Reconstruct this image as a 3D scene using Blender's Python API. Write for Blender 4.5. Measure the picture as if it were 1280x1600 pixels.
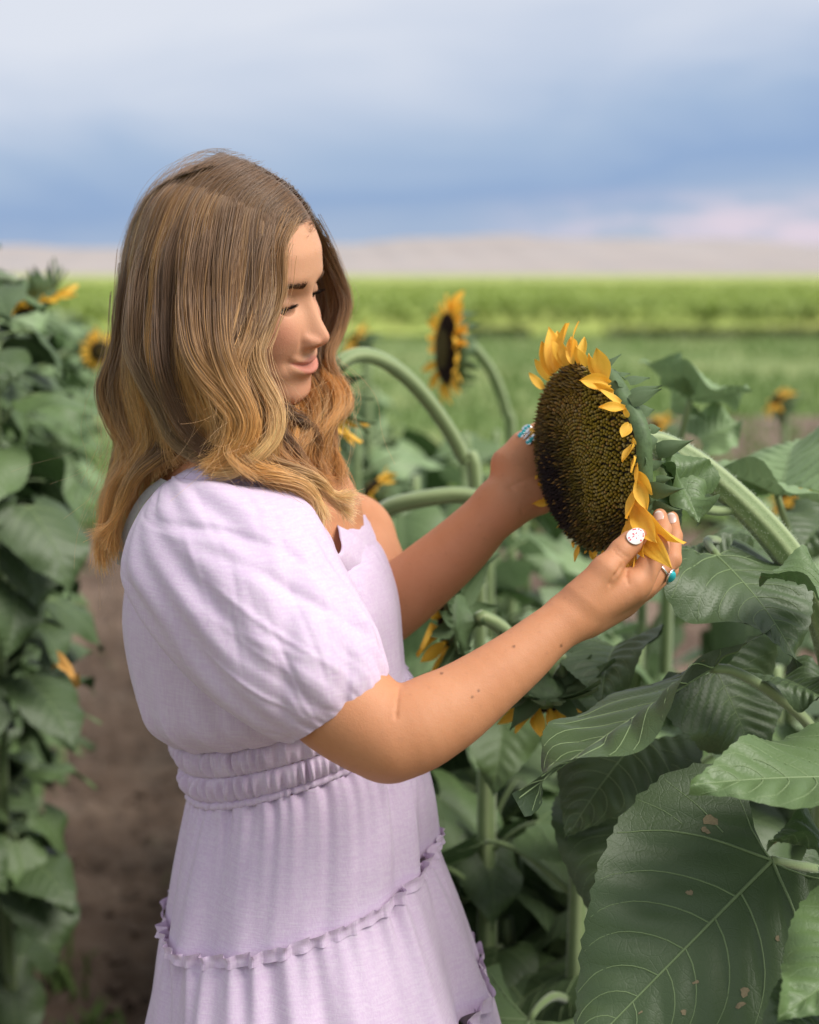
import bpy, math, random, time
import numpy as np
from mathutils import Matrix, Vector
T0 = time.time()
for o in list(bpy.data.objects):
    bpy.data.objects.remove(o)
SC = bpy.context.scene
COL = SC.collection
rad = math.radians

# ------------------------------------------------------------------ camera
PITCH = rad(9.5)
EYE = np.array([0.0, 0.0, 1.57])
FPX = 2222.0
CR = np.array([1.0, 0, 0])
CU = np.array([0, math.sin(PITCH), math.cos(PITCH)])
CF = np.array([0, math.cos(PITCH), -math.sin(PITCH)])
CB = np.stack([CR, CU, CF], 1)
cam_d = bpy.data.cameras.new('camera')
cam_d.sensor_fit = 'VERTICAL'
cam_d.sensor_height = 36
cam_d.sensor_width = 36
cam_d.lens = 50
cam_d.clip_start = 0.05
cam_d.clip_end = 20000
cam_d.dof.use_dof = True
cam_d.dof.focus_distance = 1.25
cam_d.dof.aperture_fstop = 3.4
cam = bpy.data.objects.new('camera', cam_d)
cam.location = EYE
cam.rotation_euler = (math.pi / 2 - PITCH, 0, 0)
COL.objects.link(cam)
SC.camera = cam

# ------------------------------------------------------------------ light, sky, exposure
SUN_DIR = np.array([0.62, -0.26, 0.78]); SUN_DIR /= np.linalg.norm(SUN_DIR)
sun_d = bpy.data.lights.new('sun', 'SUN')
sun_d.energy = 3.6
sun_d.angle = rad(34)
sun_d.color = (1.0, 0.95, 0.88)
sun = bpy.data.objects.new('sun', sun_d)
sun.rotation_euler = Vector(SUN_DIR).to_track_quat('Z', 'Y').to_euler()
COL.objects.link(sun)
SC.view_settings.view_transform = 'Standard'
SC.view_settings.look = 'None'
SC.view_settings.exposure = 0.32
SC.view_settings.gamma = 1.0
SC.view_settings.use_curve_mapping = False
SC.render.engine = 'CYCLES'
SC.cycles.use_denoising = True
SC.cycles.max_bounces = 8
SC.cycles.transparent_max_bounces = 8
SC.cycles_curves.shape = 'RIBBONS'
SC.cycles_curves.subdivisions = 2

world = bpy.data.worlds.new('World')
SC.world = world
world.use_nodes = True


class NT:
    """small helper for writing node trees"""
    def __init__(self, nt):
        self.nt = nt
        nt.nodes.clear()

    def n(self, typ, **kw):
        nd = self.nt.nodes.new(typ)
        ins = kw.pop('i', {})
        for k, v in kw.items():
            setattr(nd, k, v)
        for k, v in ins.items():
            self.set(nd, k, v)
        return nd

    def set(self, nd, k, v):
        s = nd.inputs[k]
        if isinstance(v, bpy.types.NodeSocket):
            self.nt.links.new(v, s)
        else:
            if isinstance(v, (tuple, list)) and len(v) == 3 and s.type == 'RGBA':
                v = (*v, 1)
            s.default_value = v

    def math(self, op, a, b=0.0, c=None, clamp=False):
        nd = self.n('ShaderNodeMath', operation=op, use_clamp=clamp)
        self.set(nd, 0, a); self.set(nd, 1, b)
        if c is not None:
            self.set(nd, 2, c)
        return nd.outputs[0]

    def mix(self, f, a, b, blend='MIX'):
        nd = self.n('ShaderNodeMix', data_type='RGBA', blend_type=blend)
        self.set(nd, 0, f); self.set(nd, 6, a); self.set(nd, 7, b)
        return nd.outputs[2]

    def ramp(self, f, stops, interp='LINEAR'):
        nd = self.n('ShaderNodeValToRGB')
        cr = nd.color_ramp
        cr.interpolation = interp
        while len(cr.elements) < len(stops):
            cr.elements.new(0.5)
        for e, (p, c) in zip(cr.elements, stops):
            e.position = p
            e.color = (*c, 1) if len(c) == 3 else c
        self.set(nd, 0, f)
        return nd.outputs[0]

    def smooth(self, x, a, b):
        nd = self.n('ShaderNodeMapRange', interpolation_type='SMOOTHSTEP')
        self.set(nd, 0, x); self.set(nd, 1, a); self.set(nd, 2, b)
        return nd.outputs[0]

    def noise(self, vec, scale, detail=3, rough=0.5, dist=0.0):
        nd = self.n('ShaderNodeTexNoise', i={'Scale': scale, 'Detail': detail, 'Roughness': rough, 'Distortion': dist})
        if vec is not None:
            self.set(nd, 'Vector', vec)
        return nd.outputs[0]


w = NT(world.node_tree)
sky = w.n('ShaderNodeTexSky', sky_type='NISHITA', sun_disc=False)
sky.sun_elevation = math.asin(SUN_DIR[2])
sky.sun_rotation = math.atan2(SUN_DIR[0], SUN_DIR[1])
tc = w.n('ShaderNodeTexCoord').outputs['Generated']
sep = w.n('ShaderNodeSeparateXYZ', i={0: tc})
el = w.math('ARCSINE', sep.outputs[2])
eld = w.math('MULTIPLY', el, 57.2958)
azi = w.math('MULTIPLY', w.math('ARCTAN2', sep.outputs[0], sep.outputs[1]), 57.2958)
vs = w.n('ShaderNodeCombineXYZ', i={0: w.math('MULTIPLY', azi, 0.045), 1: w.math('MULTIPLY', eld, 0.14), 2: 0.37}).outputs[0]
nz = w.noise(vs, 1.6, 4, 0.5, 0.4)
# banded storm cloud: tilted so that it is lower and brighter to the left
e2 = w.math('ADD', eld, w.math('MULTIPLY', w.math('SUBTRACT', nz, 0.5), 6.5))
e2 = w.math('SUBTRACT', e2, w.math('MULTIPLY', w.math('MINIMUM', w.math('MAXIMUM', azi, -25.0), 25.0), 0.12))
cloud = w.ramp(w.math('DIVIDE', e2, 40.0), [
    (0.0, (0.40, 0.46, 0.58)), (0.03, (0.33, 0.42, 0.58)), (0.085, (0.235, 0.345, 0.555)), (0.14, (0.33, 0.43, 0.60)),
    (0.20, (0.50, 0.56, 0.68)), (0.26, (0.64, 0.67, 0.745)), (0.36, (0.66, 0.685, 0.75)), (0.8, (0.62, 0.64, 0.70)), (1.0, (0.62, 0.64, 0.70))])
# a low pinkish cloud bank near the horizon, broken up by noise
vs2 = w.n('ShaderNodeCombineXYZ', i={0: w.math('MULTIPLY', azi, 0.075), 1: w.math('MULTIPLY', eld, 0.30), 2: 4.1}).outputs[0]
nz2 = w.noise(vs2, 2.2, 5, 0.55, 0.2)
bank = w.math('MULTIPLY', w.smooth(eld, 0.2, 1.4), w.math('SUBTRACT', 1.0, w.smooth(eld, 1.8, 3.6)))
bank = w.math('MULTIPLY', bank, w.smooth(nz2, 0.36, 0.56))
bank = w.math('MULTIPLY', bank, w.smooth(azi, 1.0, 12.0))
cloud = w.mix(w.math('MULTIPLY', bank, 0.9), cloud, (0.68, 0.58, 0.67))
cl10 = w.n('ShaderNodeVectorMath', operation='SCALE', i={0: cloud, 'Scale': 9.4}).outputs[0]
mixed = w.mix(0.93, sky.outputs[0], cl10)
bg = w.n('ShaderNodeBackground', i={0: mixed, 1: 0.1})
w.n('ShaderNodeOutputWorld', i={0: bg.outputs[0]})


def C(px, py, d):
    """world point that lies d metres along the camera axis behind a pixel of the photograph"""
    return EYE + CR * ((px - 640) / FPX * d) + CU * ((800 - py) / FPX * d) + CF * d


def Cs(pts):
    return np.array([C(*p) for p in pts])


# ------------------------------------------------------------------ mesh helpers
def new_mesh(name, V, F, mats, fmat=None, smooth=True, attrs=None):
    V = np.asarray(V, np.float32)
    me = bpy.data.meshes.new(name)
    me.vertices.add(len(V))
    me.vertices.foreach_set('co', V.ravel())
    if isinstance(F, np.ndarray):
        n, k = F.shape
        me.loops.add(n * k)
        me.loops.foreach_set('vertex_index', F.astype(np.int32).ravel())
        me.polygons.add(n)
        me.polygons.foreach_set('loop_start', np.arange(0, n * k, k, dtype=np.int32))
        me.polygons.foreach_set('loop_total', np.full(n, k, np.int32))
    else:
        tot = np.array([len(f) for f in F], np.int32)
        idx = np.concatenate([np.asarray(f, np.int32) for f in F]) if len(F) else np.zeros(0, np.int32)
        me.loops.add(len(idx)); me.loops.foreach_set('vertex_index', idx)
        me.polygons.add(len(F))
        me.polygons.foreach_set('loop_start', np.concatenate([[0], np.cumsum(tot)[:-1]]).astype(np.int32))
        me.polygons.foreach_set('loop_total', tot)
    n = len(me.polygons)
    if fmat is not None:
        me.polygons.foreach_set('material_index', np.asarray(fmat, np.int32))
    me.polygons.foreach_set('use_smooth', np.full(n, smooth, bool))
    for m in (mats if isinstance(mats, (list, tuple)) else [mats]):
        me.materials.append(m)
    for k, a in (attrs or {}).items():
        a = np.asarray(a, np.float32)
        if a.ndim == 1:
            me.attributes.new(k, 'FLOAT', 'POINT').data.foreach_set('value', a)
        else:
            if a.shape[1] == 3:
                a = np.c_[a, np.ones(len(a), np.float32)]
            me.attributes.new(k, 'FLOAT_COLOR', 'POINT').data.foreach_set('color', a.astype(np.float32).ravel())
    me.update(calc_edges=True)
    me.validate()
    return me


def link(name, data, parent=None, mat=None, **props):
    o = bpy.data.objects.new(name, data)
    COL.objects.link(o)
    if parent is not None:
        o.parent = parent
    if mat is not None:
        o.matrix_basis = Matrix(np.asarray(mat).tolist())
    for k, v in props.items():
        if v is not None:
            o[k] = v
    return o


def M4(R, t):
    m = np.eye(4); m[:3, :3] = R; m[:3, 3] = t
    return m


def grid_faces(nu, nv, wrap_v=False, off=0):
    """quads of a (nu x nv) vertex grid"""
    i = np.arange(nu - 1)[:, None]
    jn = nv if wrap_v else nv - 1
    j = np.arange(jn)[None, :]
    a = i * nv + j
    b = i * nv + (j + 1) % nv
    return (np.stack([a, b, b + nv, a + nv], -1).reshape(-1, 4) + off)


def crom(P, n):
    """Catmull-Rom resample of a polyline to n points"""
    P = np.asarray(P, float)
    Q = np.vstack([2 * P[0] - P[1], P, 2 * P[-1] - P[-2]])
    seg = np.linalg.norm(np.diff(P, axis=0), axis=1) ** 0.5 + 1e-9
    tt = np.concatenate([[0], np.cumsum(seg)]); tt /= tt[-1]
    t = np.linspace(0, 1, n)
    k = np.clip(np.searchsorted(tt, t, side='right') - 1, 0, len(P) - 2)
    x = ((t - tt[k]) / (tt[k + 1] - tt[k]))[:, None]
    p0, p1, p2, p3 = Q[k], Q[k + 1], Q[k + 2], Q[k + 3]
    return 0.5 * (2 * p1 + (p2 - p0) * x + (2 * p0 - 5 * p1 + 4 * p2 - p3) * x ** 2 + (3 * p1 - p0 - 3 * p2 + p3) * x ** 3)


def tube(P, r, k=8, cap=True, ridge=0.0, nr=0):
    """tube along points P with radii r; returns V, F(list)"""
    P = np.asarray(P, float); n = len(P)
    r = np.broadcast_to(np.asarray(r, float), (n,))
    T = np.gradient(P, axis=0); T /= np.linalg.norm(T, axis=1)[:, None] + 1e-12
    a = np.array([0, 0, 1.0]) if abs(T[0][2]) < 0.8 else np.array([1.0, 0, 0])
    N = np.cross(T[0], a); N /= np.linalg.norm(N)
    V = []
    th = np.linspace(0, 2 * np.pi, k, endpoint=False)
    rr = 1 + ridge * np.cos(th * nr) if nr else np.ones(k)
    for i in range(n):
        N = N - T[i] * np.dot(N, T[i]); N /= np.linalg.norm(N) + 1e-12
        B = np.cross(T[i], N)
        V.append(P[i] + r[i] * rr[:, None] * (np.cos(th)[:, None] * N + np.sin(th)[:, None] * B))
    V = np.concatenate(V)
    F = [tuple(f) for f in grid_faces(n, k, True)]
    if cap:
        F.append(tuple(range(k))[::-1]); F.append(tuple(range((n - 1) * k, n * k)))
    return V, F


class MB:
    """collects pieces into one mesh"""
    def __init__(self):
        self.V = []; self.F = []; self.M = []; self.n = 0

    def add(self, V, F, mi=0):
        V = np.asarray(V, float)
        self.V.append(V)
        self.F += [tuple(int(i) + self.n for i in f) for f in F]
        self.M += [mi] * len(F)
        self.n += len(V)

    def mesh(self, name, mats, smooth=True, attrs=None):
        return new_mesh(name, np.concatenate(self.V), self.F, mats, self.M, smooth, attrs)


def sines(P, seed, freqs, amp=1.0):
    """cheap smooth noise: a sum of randomly oriented sine waves, about -1..1"""
    r = np.random.default_rng(seed)
    out = np.zeros(len(P))
    for f in freqs:
        d = r.normal(size=P.shape[1]); d /= np.linalg.norm(d)
        out += np.sin(P @ d * f + r.uniform(0, 6.28))
    return amp * out / math.sqrt(len(freqs))


# ------------------------------------------------------------------ materials
def material(name, build):
    m = bpy.data.materials.new(name)
    m.use_nodes = True
    t = NT(m.node_tree)
    sh = build(t)
    t.n('ShaderNodeOutputMaterial', i={0: sh})
    return m


def principled(t, **kw):
    ins = {k.replace('_', ' '): v for k, v in kw.items()}
    return t.n('ShaderNodeBsdfPrincipled', i=ins)


def bump(t, h, strength, dist):
    return t.n('ShaderNodeBump', i={'Strength': strength, 'Distance': dist, 'Height': h}).outputs[0]


def m_skin(t):
    co = t.n('ShaderNodeTexCoord').outputs['Object']
    a = t.n('ShaderNodeAttribute', attribute_name='Col')
    sp = t.n('ShaderNodeSeparateColor', i={0: a.outputs['Color']})
    n1 = t.noise(co, 22, 4, 0.6); n2 = t.noise(co, 170, 3, 0.6); n3 = t.noise(co, 900, 2, 0.5)
    c = t.mix(n1, (0.46, 0.188, 0.084), (0.58, 0.272, 0.142))
    fa = t.n('ShaderNodeAttribute', attribute_name='face').outputs['Fac']
    c = t.mix(t.math('MULTIPLY', fa, 0.58), c, (0.68, 0.375, 0.24))
    c = t.mix(t.math('MULTIPLY', t.smooth(n2, 0.60, 0.75), 0.30), c, (0.36, 0.155, 0.085))
    c = t.mix(t.math('MULTIPLY', sp.outputs[1], 0.5), c, (0.62, 0.22, 0.15))
    c = t.mix(t.math('MULTIPLY', sp.outputs[0], 0.75), c, (0.50, 0.170, 0.130))
    c = t.mix(t.math('MULTIPLY', sp.outputs[2], 0.85), c, (0.14, 0.085, 0.05))
    c = t.mix(a.outputs['Alpha'], c, (0.05, 0.022, 0.014))
    h = t.math('ADD', t.math('MULTIPLY', n3, 0.8), t.math('MULTIPLY', n2, 0.7))
    rf = t.math('ADD', 0.47, t.math('MULTIPLY', n2, 0.22))
    b = principled(t, Base_Color=c, Roughness=rf, Normal=bump(t, h, 0.40, 0.0008))
    b.inputs['Subsurface Weight'].default_value = 0.16
    b.inputs['Subsurface Radius'].default_value = (1.0, 0.4, 0.2)
    b.inputs['Subsurface Scale'].default_value = 0.006
    b.inputs['Specular IOR Level'].default_value = 0.33
    return b.outputs[0]


def m_fabric(t):
    co = t.n('ShaderNodeTexCoord').outputs['Object']
    n1 = t.noise(co, 9, 4, 0.6)
    warp = t.n('ShaderNodeMapping', i={0: co}); warp.inputs['Scale'].default_value = (70, 70, 620)
    weft = t.n('ShaderNodeMapping', i={0: co}); weft.inputs['Scale'].default_value = (560, 560, 60)
    f1 = t.noise(warp.outputs[0], 1.0, 2, 0.6); f2 = t.noise(weft.outputs[0], 1.0, 2, 0.6)
    fib = t.math('ADD', f1, f2)
    c = t.mix(n1, (0.610, 0.462, 0.640), (0.665, 0.522, 0.690))
    c = t.mix(t.math('MULTIPLY', t.smooth(fib, 0.7, 1.35), 0.6), c, (0.74, 0.65, 0.755))
    b = principled(t, Base_Color=c, Roughness=0.85, Normal=bump(t, fib, 0.26, 0.0008))
    b.inputs['Sheen Weight'].default_value = 0.25
    b.inputs['Specular IOR Level'].default_value = 0.2
    tr = t.n('ShaderNodeBsdfTranslucent', i={0: c})
    return t.n('ShaderNodeMixShader', i={0: 0.12, 1: b.outputs[0], 2: tr.outputs[0]}).outputs[0]


def m_hair(t):
    a = t.n('ShaderNodeAttribute', attribute_name='tint')
    b = t.n('ShaderNodeBsdfHairPrincipled', model='CHIANG', parametrization='COLOR')
    t.set(b, 'Color', a.outputs['Color'])
    b.inputs['Roughness'].default_value = 0.30
    b.inputs['Radial Roughness'].default_value = 0.42
    b.inputs['Random Roughness'].default_value = 0.2
    b.inputs['Coat'].default_value = 0.0
    b.inputs['IOR'].default_value = 1.38
    d = t.n('ShaderNodeBsdfPrincipled', i={'Base Color': a.outputs['Color'], 'Roughness': 0.42})
    d.inputs['Specular IOR Level'].default_value = 0.35
    return t.n('ShaderNodeMixShader', i={0: 0.72, 1: b.outputs[0], 2: d.outputs[0]}).outputs[0]


def leaf_shader(top, top2, under, seed):
    def f(t):
        co = t.n('ShaderNodeTexCoord').outputs['Object']
        g = t.n('ShaderNodeNewGeometry')
        oi = t.n('ShaderNodeObjectInfo').outputs['Random']
        n1 = t.noise(co, 14, 4, 0.6)
        vo = t.n('ShaderNodeTexVoronoi', feature='DISTANCE_TO_EDGE', i={'Vector': co, 'Scale': 260.0})
        net = t.smooth(vo.outputs[0], 0.0, 0.16)
        vo2 = t.n('ShaderNodeTexVoronoi', feature='DISTANCE_TO_EDGE', i={'Vector': co, 'Scale': 85.0})
        net2 = t.smooth(vo2.outputs[0], 0.0, 0.07)
        c = t.mix(n1, top, top2)
        c = t.mix(t.math('MULTIPLY', oi, 0.45), c, tuple(min(1, x * 1.5 + 0.006) for x in top2))
        c = t.mix(t.math('MULTIPLY', t.math('SUBTRACT', 1.0, net2), 0.16), c, under)
        sp = t.noise(co, 60, 2, 0.5)
        c = t.mix(t.math('MULTIPLY', t.smooth(sp, 0.745, 0.765), 0.8), c, (0.30, 0.19, 0.10))
        c = t.mix(g.outputs['Backfacing'], c, under)
        h = t.math('ADD', t.math('MULTIPLY', net, 0.5), t.math('ADD', net2, t.math('MULTIPLY', n1, 1.5)))
        b = principled(t, Base_Color=c, Roughness=0.48, Normal=bump(t, h, 0.17, 0.0010))
        b.inputs['Specular IOR Level'].default_value = 0.50
        b.inputs['Sheen Weight'].default_value = 0.05
        b.inputs['Sheen Roughness'].default_value = 0.4
        tr = t.n('ShaderNodeBsdfTranslucent', i={0: tuple(min(1, x * 2.2) for x in top2)})
        return t.n('ShaderNodeMixShader', i={0: 0.12, 1: b.outputs[0], 2: tr.outputs[0]}).outputs[0]
    return f


def simple(col, rough=0.6, var=0.2, scale=30, spec=0.4, bmp=0.2, transl=0.0):
    def f(t):
        co = t.n('ShaderNodeTexCoord').outputs['Object']
        n = t.noise(co, scale, 4, 0.6)
        c = t.mix(n, tuple(x * (1 - var) for x in col), tuple(min(1, x * (1 + var)) for x in col))
        b = principled(t, Base_Color=c, Roughness=rough, Normal=bump(t, n, bmp, 0.002))
        b.inputs['Specular IOR Level'].default_value = spec
        if transl:
            tr = t.n('ShaderNodeBsdfTranslucent', i={0: c})
            return t.n('ShaderNodeMixShader', i={0: transl, 1: b.outputs[0], 2: tr.outputs[0]}).outputs[0]
        return b.outputs[0]
    return f


def m_stem(t):
    co = t.n('ShaderNodeTexCoord').outputs['Object']
    a = t.n('ShaderNodeAttribute', attribute_name='rib').outputs['Fac']
    n = t.noise(co, 60, 4, 0.6)
    c = t.mix(n, (0.125, 0.185, 0.058), (0.19, 0.265, 0.095))
    c = t.mix(t.math('MULTIPLY', a, 0.8), c, (0.33, 0.40, 0.19))
    b = principled(t, Base_Color=c, Roughness=0.6, Normal=bump(t, t.noise(co, 300, 2), 0.3, 0.001))
    b.inputs['Sheen Weight'].default_value = 0.4
    return b.outputs[0]


def m_petal(t):
    co = t.n('ShaderNodeTexCoord').outputs['Object']
    mp = t.n('ShaderNodeMapping', i={0: co}); mp.inputs['Scale'].default_value = (20, 900, 20)
    n = t.noise(mp.outputs[0], 1.0, 3, 0.5); n2 = t.noise(co, 40, 3)
    c = t.mix(n2, (0.95, 0.49, 0.03), (1.0, 0.64, 0.085))
    c = t.mix(t.math('MULTIPLY', t.smooth(n, 0.45, 0.7), 0.35), c, (0.86, 0.37, 0.015))
    b = principled(t, Base_Color=c, Roughness=0.55, Normal=bump(t, n, 0.4, 0.0008))
    tr = t.n('ShaderNodeBsdfTranslucent', i={0: c})
    return t.n('ShaderNodeMixShader', i={0: 0.30, 1: b.outputs[0], 2: tr.outputs[0]}).outputs[0]


def m_vcol(rough, spec=0.4):
    def f(t):
        a = t.n('ShaderNodeAttribute', attribute_name='Col').outputs['Color']
        b = principled(t, Base_Color=a, Roughness=rough)
        b.inputs['Specular IOR Level'].default_value = spec
        return b.outputs[0]
    return f


def m_soil(t):
    co = t.n('ShaderNodeTexCoord').outputs['Object']
    n1 = t.noise(co, 2.2, 5, 0.6); n2 = t.noise(co, 16, 6, 0.65); n3 = t.noise(co, 90, 4, 0.6)
    c = t.ramp(n1, [(0.3, (0.10, 0.064, 0.044)), (0.52, (0.185, 0.126, 0.09)), (0.72, (0.30, 0.22, 0.165))])
    c = t.mix(t.math('MULTIPLY', t.smooth(n2, 0.45, 0.7), 0.6), c, (0.085, 0.054, 0.037))
    h = t.math('ADD', t.math('MULTIPLY', n2, 1.0), t.math('MULTIPLY', n3, 0.35))
    return principled(t, Base_Color=c, Roughness=0.95, Normal=bump(t, h, 0.9, 0.03)).outputs[0]


def m_turf(t):
    co = t.n('ShaderNodeTexCoord').outputs['Object']
    n1 = t.noise(co, 0.35, 5, 0.6); n2 = t.noise(co, 6, 5, 0.7); n3 = t.noise(co, 0.12, 3, 0.5)
    c = t.mix(n2, (0.10, 0.155, 0.038), (0.19, 0.26, 0.072))
    c = t.mix(t.smooth(n1, 0.45, 0.65), c, (0.25, 0.29, 0.10))
    c = t.mix(t.math('MULTIPLY', t.smooth(n3, 0.58, 0.68), 0.55), c, (0.27, 0.20, 0.13))
    return principled(t, Base_Color=c, Roughness=0.9, Normal=bump(t, n2, 0.8, 0.05)).outputs[0]


def m_crop(t):
    co = t.n('ShaderNodeTexCoord').outputs['Object']
    n1 = t.noise(co, 0.09, 5, 0.6); n2 = t.noise(co, 1.4, 5, 0.7)
    c = t.mix(n2, (0.20, 0.27, 0.055), (0.36, 0.42, 0.105))
    c = t.mix(t.smooth(n1, 0.45, 0.65), c, (0.45, 0.46, 0.13))
    return principled(t, Base_Color=c, Roughness=0.9, Normal=bump(t, n2, 0.8, 0.1)).outputs[0]


def m_hill(t):
    co = t.n('ShaderNodeTexCoord').outputs['Object']
    mp = t.n('ShaderNodeMapping', i={0: co}); mp.inputs['Scale'].default_value = (0.0012, 0.0012, 0.02)
    n1 = t.noise(mp.outputs[0], 2.0, 6, 0.62); n2 = t.noise(co, 0.01, 6, 0.6)
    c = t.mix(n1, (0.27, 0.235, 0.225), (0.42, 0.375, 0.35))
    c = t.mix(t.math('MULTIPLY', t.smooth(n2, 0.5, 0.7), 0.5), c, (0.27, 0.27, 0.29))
    return principled(t, Base_Color=c, Roughness=0.95).outputs[0]


MAT = {}
MAT['skin'] = material('skin', m_skin)
MAT['fabric'] = material('lilac_linen', m_fabric)
MAT['hair'] = material('hair', m_hair)
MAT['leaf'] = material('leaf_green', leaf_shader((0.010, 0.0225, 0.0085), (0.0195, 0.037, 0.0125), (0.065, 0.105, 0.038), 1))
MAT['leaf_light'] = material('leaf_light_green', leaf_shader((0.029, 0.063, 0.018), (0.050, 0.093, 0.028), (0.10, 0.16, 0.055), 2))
MAT['leaf_lit'] = material('leaf_lit_green', leaf_shader((0.10, 0.175, 0.07), (0.16, 0.24, 0.11), (0.20, 0.29, 0.13), 3))  # leaf copy with a brighter base, standing in for light shining through
MAT['vein'] = material('leaf_vein', simple((0.17, 0.235, 0.105), 0.55, 0.15, 60))
MAT['stem'] = material('stem_green', m_stem)
MAT['petal'] = material('petal_yellow', m_petal)
MAT['floret'] = material('floret', m_vcol(0.6, 0.3))
MAT['bract'] = material('bract_green', simple((0.10, 0.155, 0.065), 0.6, 0.45, 120, bmp=0.5, transl=0.15))
MAT['soil'] = material('soil', m_soil)
MAT['turf'] = material('turf', m_turf)
MAT['crop'] = material('crop', m_crop)
MAT['hill'] = material('hill', m_hill)
MAT['blade'] = material('grass_blade', simple((0.15, 0.235, 0.062), 0.7, 0.35, 3, transl=0.3))
MAT['cropleaf'] = material('crop_leaf', simple((0.27, 0.35, 0.085), 0.7, 0.35, 0.6, transl=0.25))
MAT['brow'] = material('brow', simple((0.095, 0.055, 0.034), 0.7, 0.2, 30, 0.2))
MAT['lash'] = material('lash', simple((0.012, 0.009, 0.008), 0.8, 0.1, 30, 0.1))
MAT['eye'] = material('eye_dark', m_vcol(0.12, 0.5))
MAT['nail'] = material('nail_polish', m_vcol(0.18, 0.5))
MAT['silver'] = material('silver', lambda t: principled(t, Base_Color=(0.72, 0.72, 0.72), Metallic=1.0, Roughness=0.25).outputs[0])
MAT['turq'] = material('turquoise', simple((0.03, 0.42, 0.47), 0.25, 0.25, 300, 0.5, 0.05))
MAT['lace'] = material('grey_lace', simple((0.40, 0.38, 0.38), 0.8, 0.3, 400))
MAT['blemish'] = material('leaf_blemish', simple((0.24, 0.19, 0.11), 0.8, 0.5, 300))
MAT['dry'] = material('dry_leaf', simple((0.50, 0.26, 0.06), 0.7, 0.3, 40))

# ------------------------------------------------------------------ ground, fields, hills
def terrain(name, xs, ys, zfun, mat, **props):
    X, Y = np.meshgrid(xs, ys, indexing='ij')
    V = np.c_[X.ravel(), Y.ravel(), zfun(X.ravel(), Y.ravel())]
    me = new_mesh(name, V, grid_faces(len(xs), len(ys))[:, ::-1], mat)
    me.flip_normals() if me.polygons[0].normal.z < 0 else None
    return link(name, me, None, None, kind='structure', **props)


def geo(a, b, n):
    return a + (b - a) * (np.linspace(0, 1, n) ** 2.2)


terrain('ground', np.linspace(-6000, 6000, 60), np.linspace(-600, 9000, 60), lambda x, y: np.full_like(x, -0.06), MAT['turf'])
xs = np.linspace(-3.2, 3.2, 300); ys = np.linspace(-1.0, 9.0, 420)


def soil_z(x, y):
    P = np.c_[x, y]
    z = 0.018 * sines(P, 5, [9, 13, 17, 23]) + 0.010 * sines(P, 6, [41, 55, 63, 80, 95])
    z += 0.012 * np.maximum(0, sines(P, 7, [60, 75, 110, 130, 150]))
    e = np.minimum.reduce([3.2 - np.abs(x), y + 1.0, 9.0 - y])
    return np.where(e < 0.4, z * e / 0.4 - 0.02 * (1 - e / 0.4), z)


terrain('dirt_path', xs, ys, soil_z, MAT['soil'])


def turf_z(x, y):
    return -0.03 + 0.025 * sines(np.c_[x, y], 9, [0.7, 1.1, 1.9, 2.7])


terrain('grass_ground', np.linspace(-40, 40, 120), np.linspace(8.4, 44, 120), turf_z, MAT['turf'])


def crop_z(x, y):
    z = 0.62 + 0.05 * sines(np.c_[x, y], 12, [1.1, 1.7, 2.3, 0.4])
    return np.where((y < 37.5), 0.0, z)


terrain('crop_field', np.linspace(-420, 420, 280), np.concatenate([[37.2], 37.6 + geo(0, 1100, 260)]), crop_z, MAT['crop'])


def hill_z(x, y):
    r = (y - 2400) / 1500
    prof = 40 + 7.0 * np.sin(x / 520 + 1.0) + 2.6 * np.sin(x / 230 + 0.4) + 2.2 * np.sin(x / 97) + 1.3 * np.sin(x / 41 + 2)
    g = np.interp(r, [0, 0.15, 0.35, 0.6, 1.0], [-0.05, 0.35, 0.75, 1.0, 1.15])
    gully = 4.5 * np.abs(np.sin(x / 34 + 2.0 * np.sin(x / 150) + y / 260)) * np.sin(np.clip(r, 0, 1) * math.pi)
    return prof * g * 1.75 - gully


terrain('hills', np.linspace(-3200, 3200, 420), np.linspace(2400, 3900, 60), hill_z, MAT['hill'])


def blades(name, pts, h, wd, mat, seed, label=None, cat=None, lean=0.5):
    """many grass or crop blades as one mesh"""
    r = np.random.default_rng(seed)
    n = len(pts)
    a = r.uniform(0, 2 * np.pi, n); hh = h * r.uniform(0.5, 1.3, n); ww = wd * r.uniform(0.6, 1.3, n)
    d = np.c_[np.cos(a), np.sin(a), np.zeros(n)]
    s = np.c_[-np.sin(a), np.cos(a), np.zeros(n)]
    up = np.array([0, 0, 1.0])
    ln = lean * r.uniform(0.3, 1.2, n)
    b0 = pts - s * ww[:, None]; b1 = pts + s * ww[:, None]
    mid = pts + up * (hh * 0.6)[:, None] + d * (hh * ln * 0.35)[:, None]
    m0 = mid - s * (ww * 1.1)[:, None]; m1 = mid + s * (ww * 1.1)[:, None]
    tip = pts + up * (hh * (1 - 0.25 * ln))[:, None] + d * (hh * ln)[:, None]
    V = np.stack([b0, b1, m1, m0, tip], 1).reshape(-1, 3)
    k = np.arange(n)[:, None] * 5
    F = [tuple(f) for f in (k + np.array([[0, 1, 2, 3]]))] + [tuple(f) for f in (k + np.array([[3, 2, 4]]))]
    me = new_mesh(name, V, F, mat)
    o = link(name, me, None, None, kind='stuff')
    if label:
        o['label'] = label; o['category'] = cat
    return o


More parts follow.
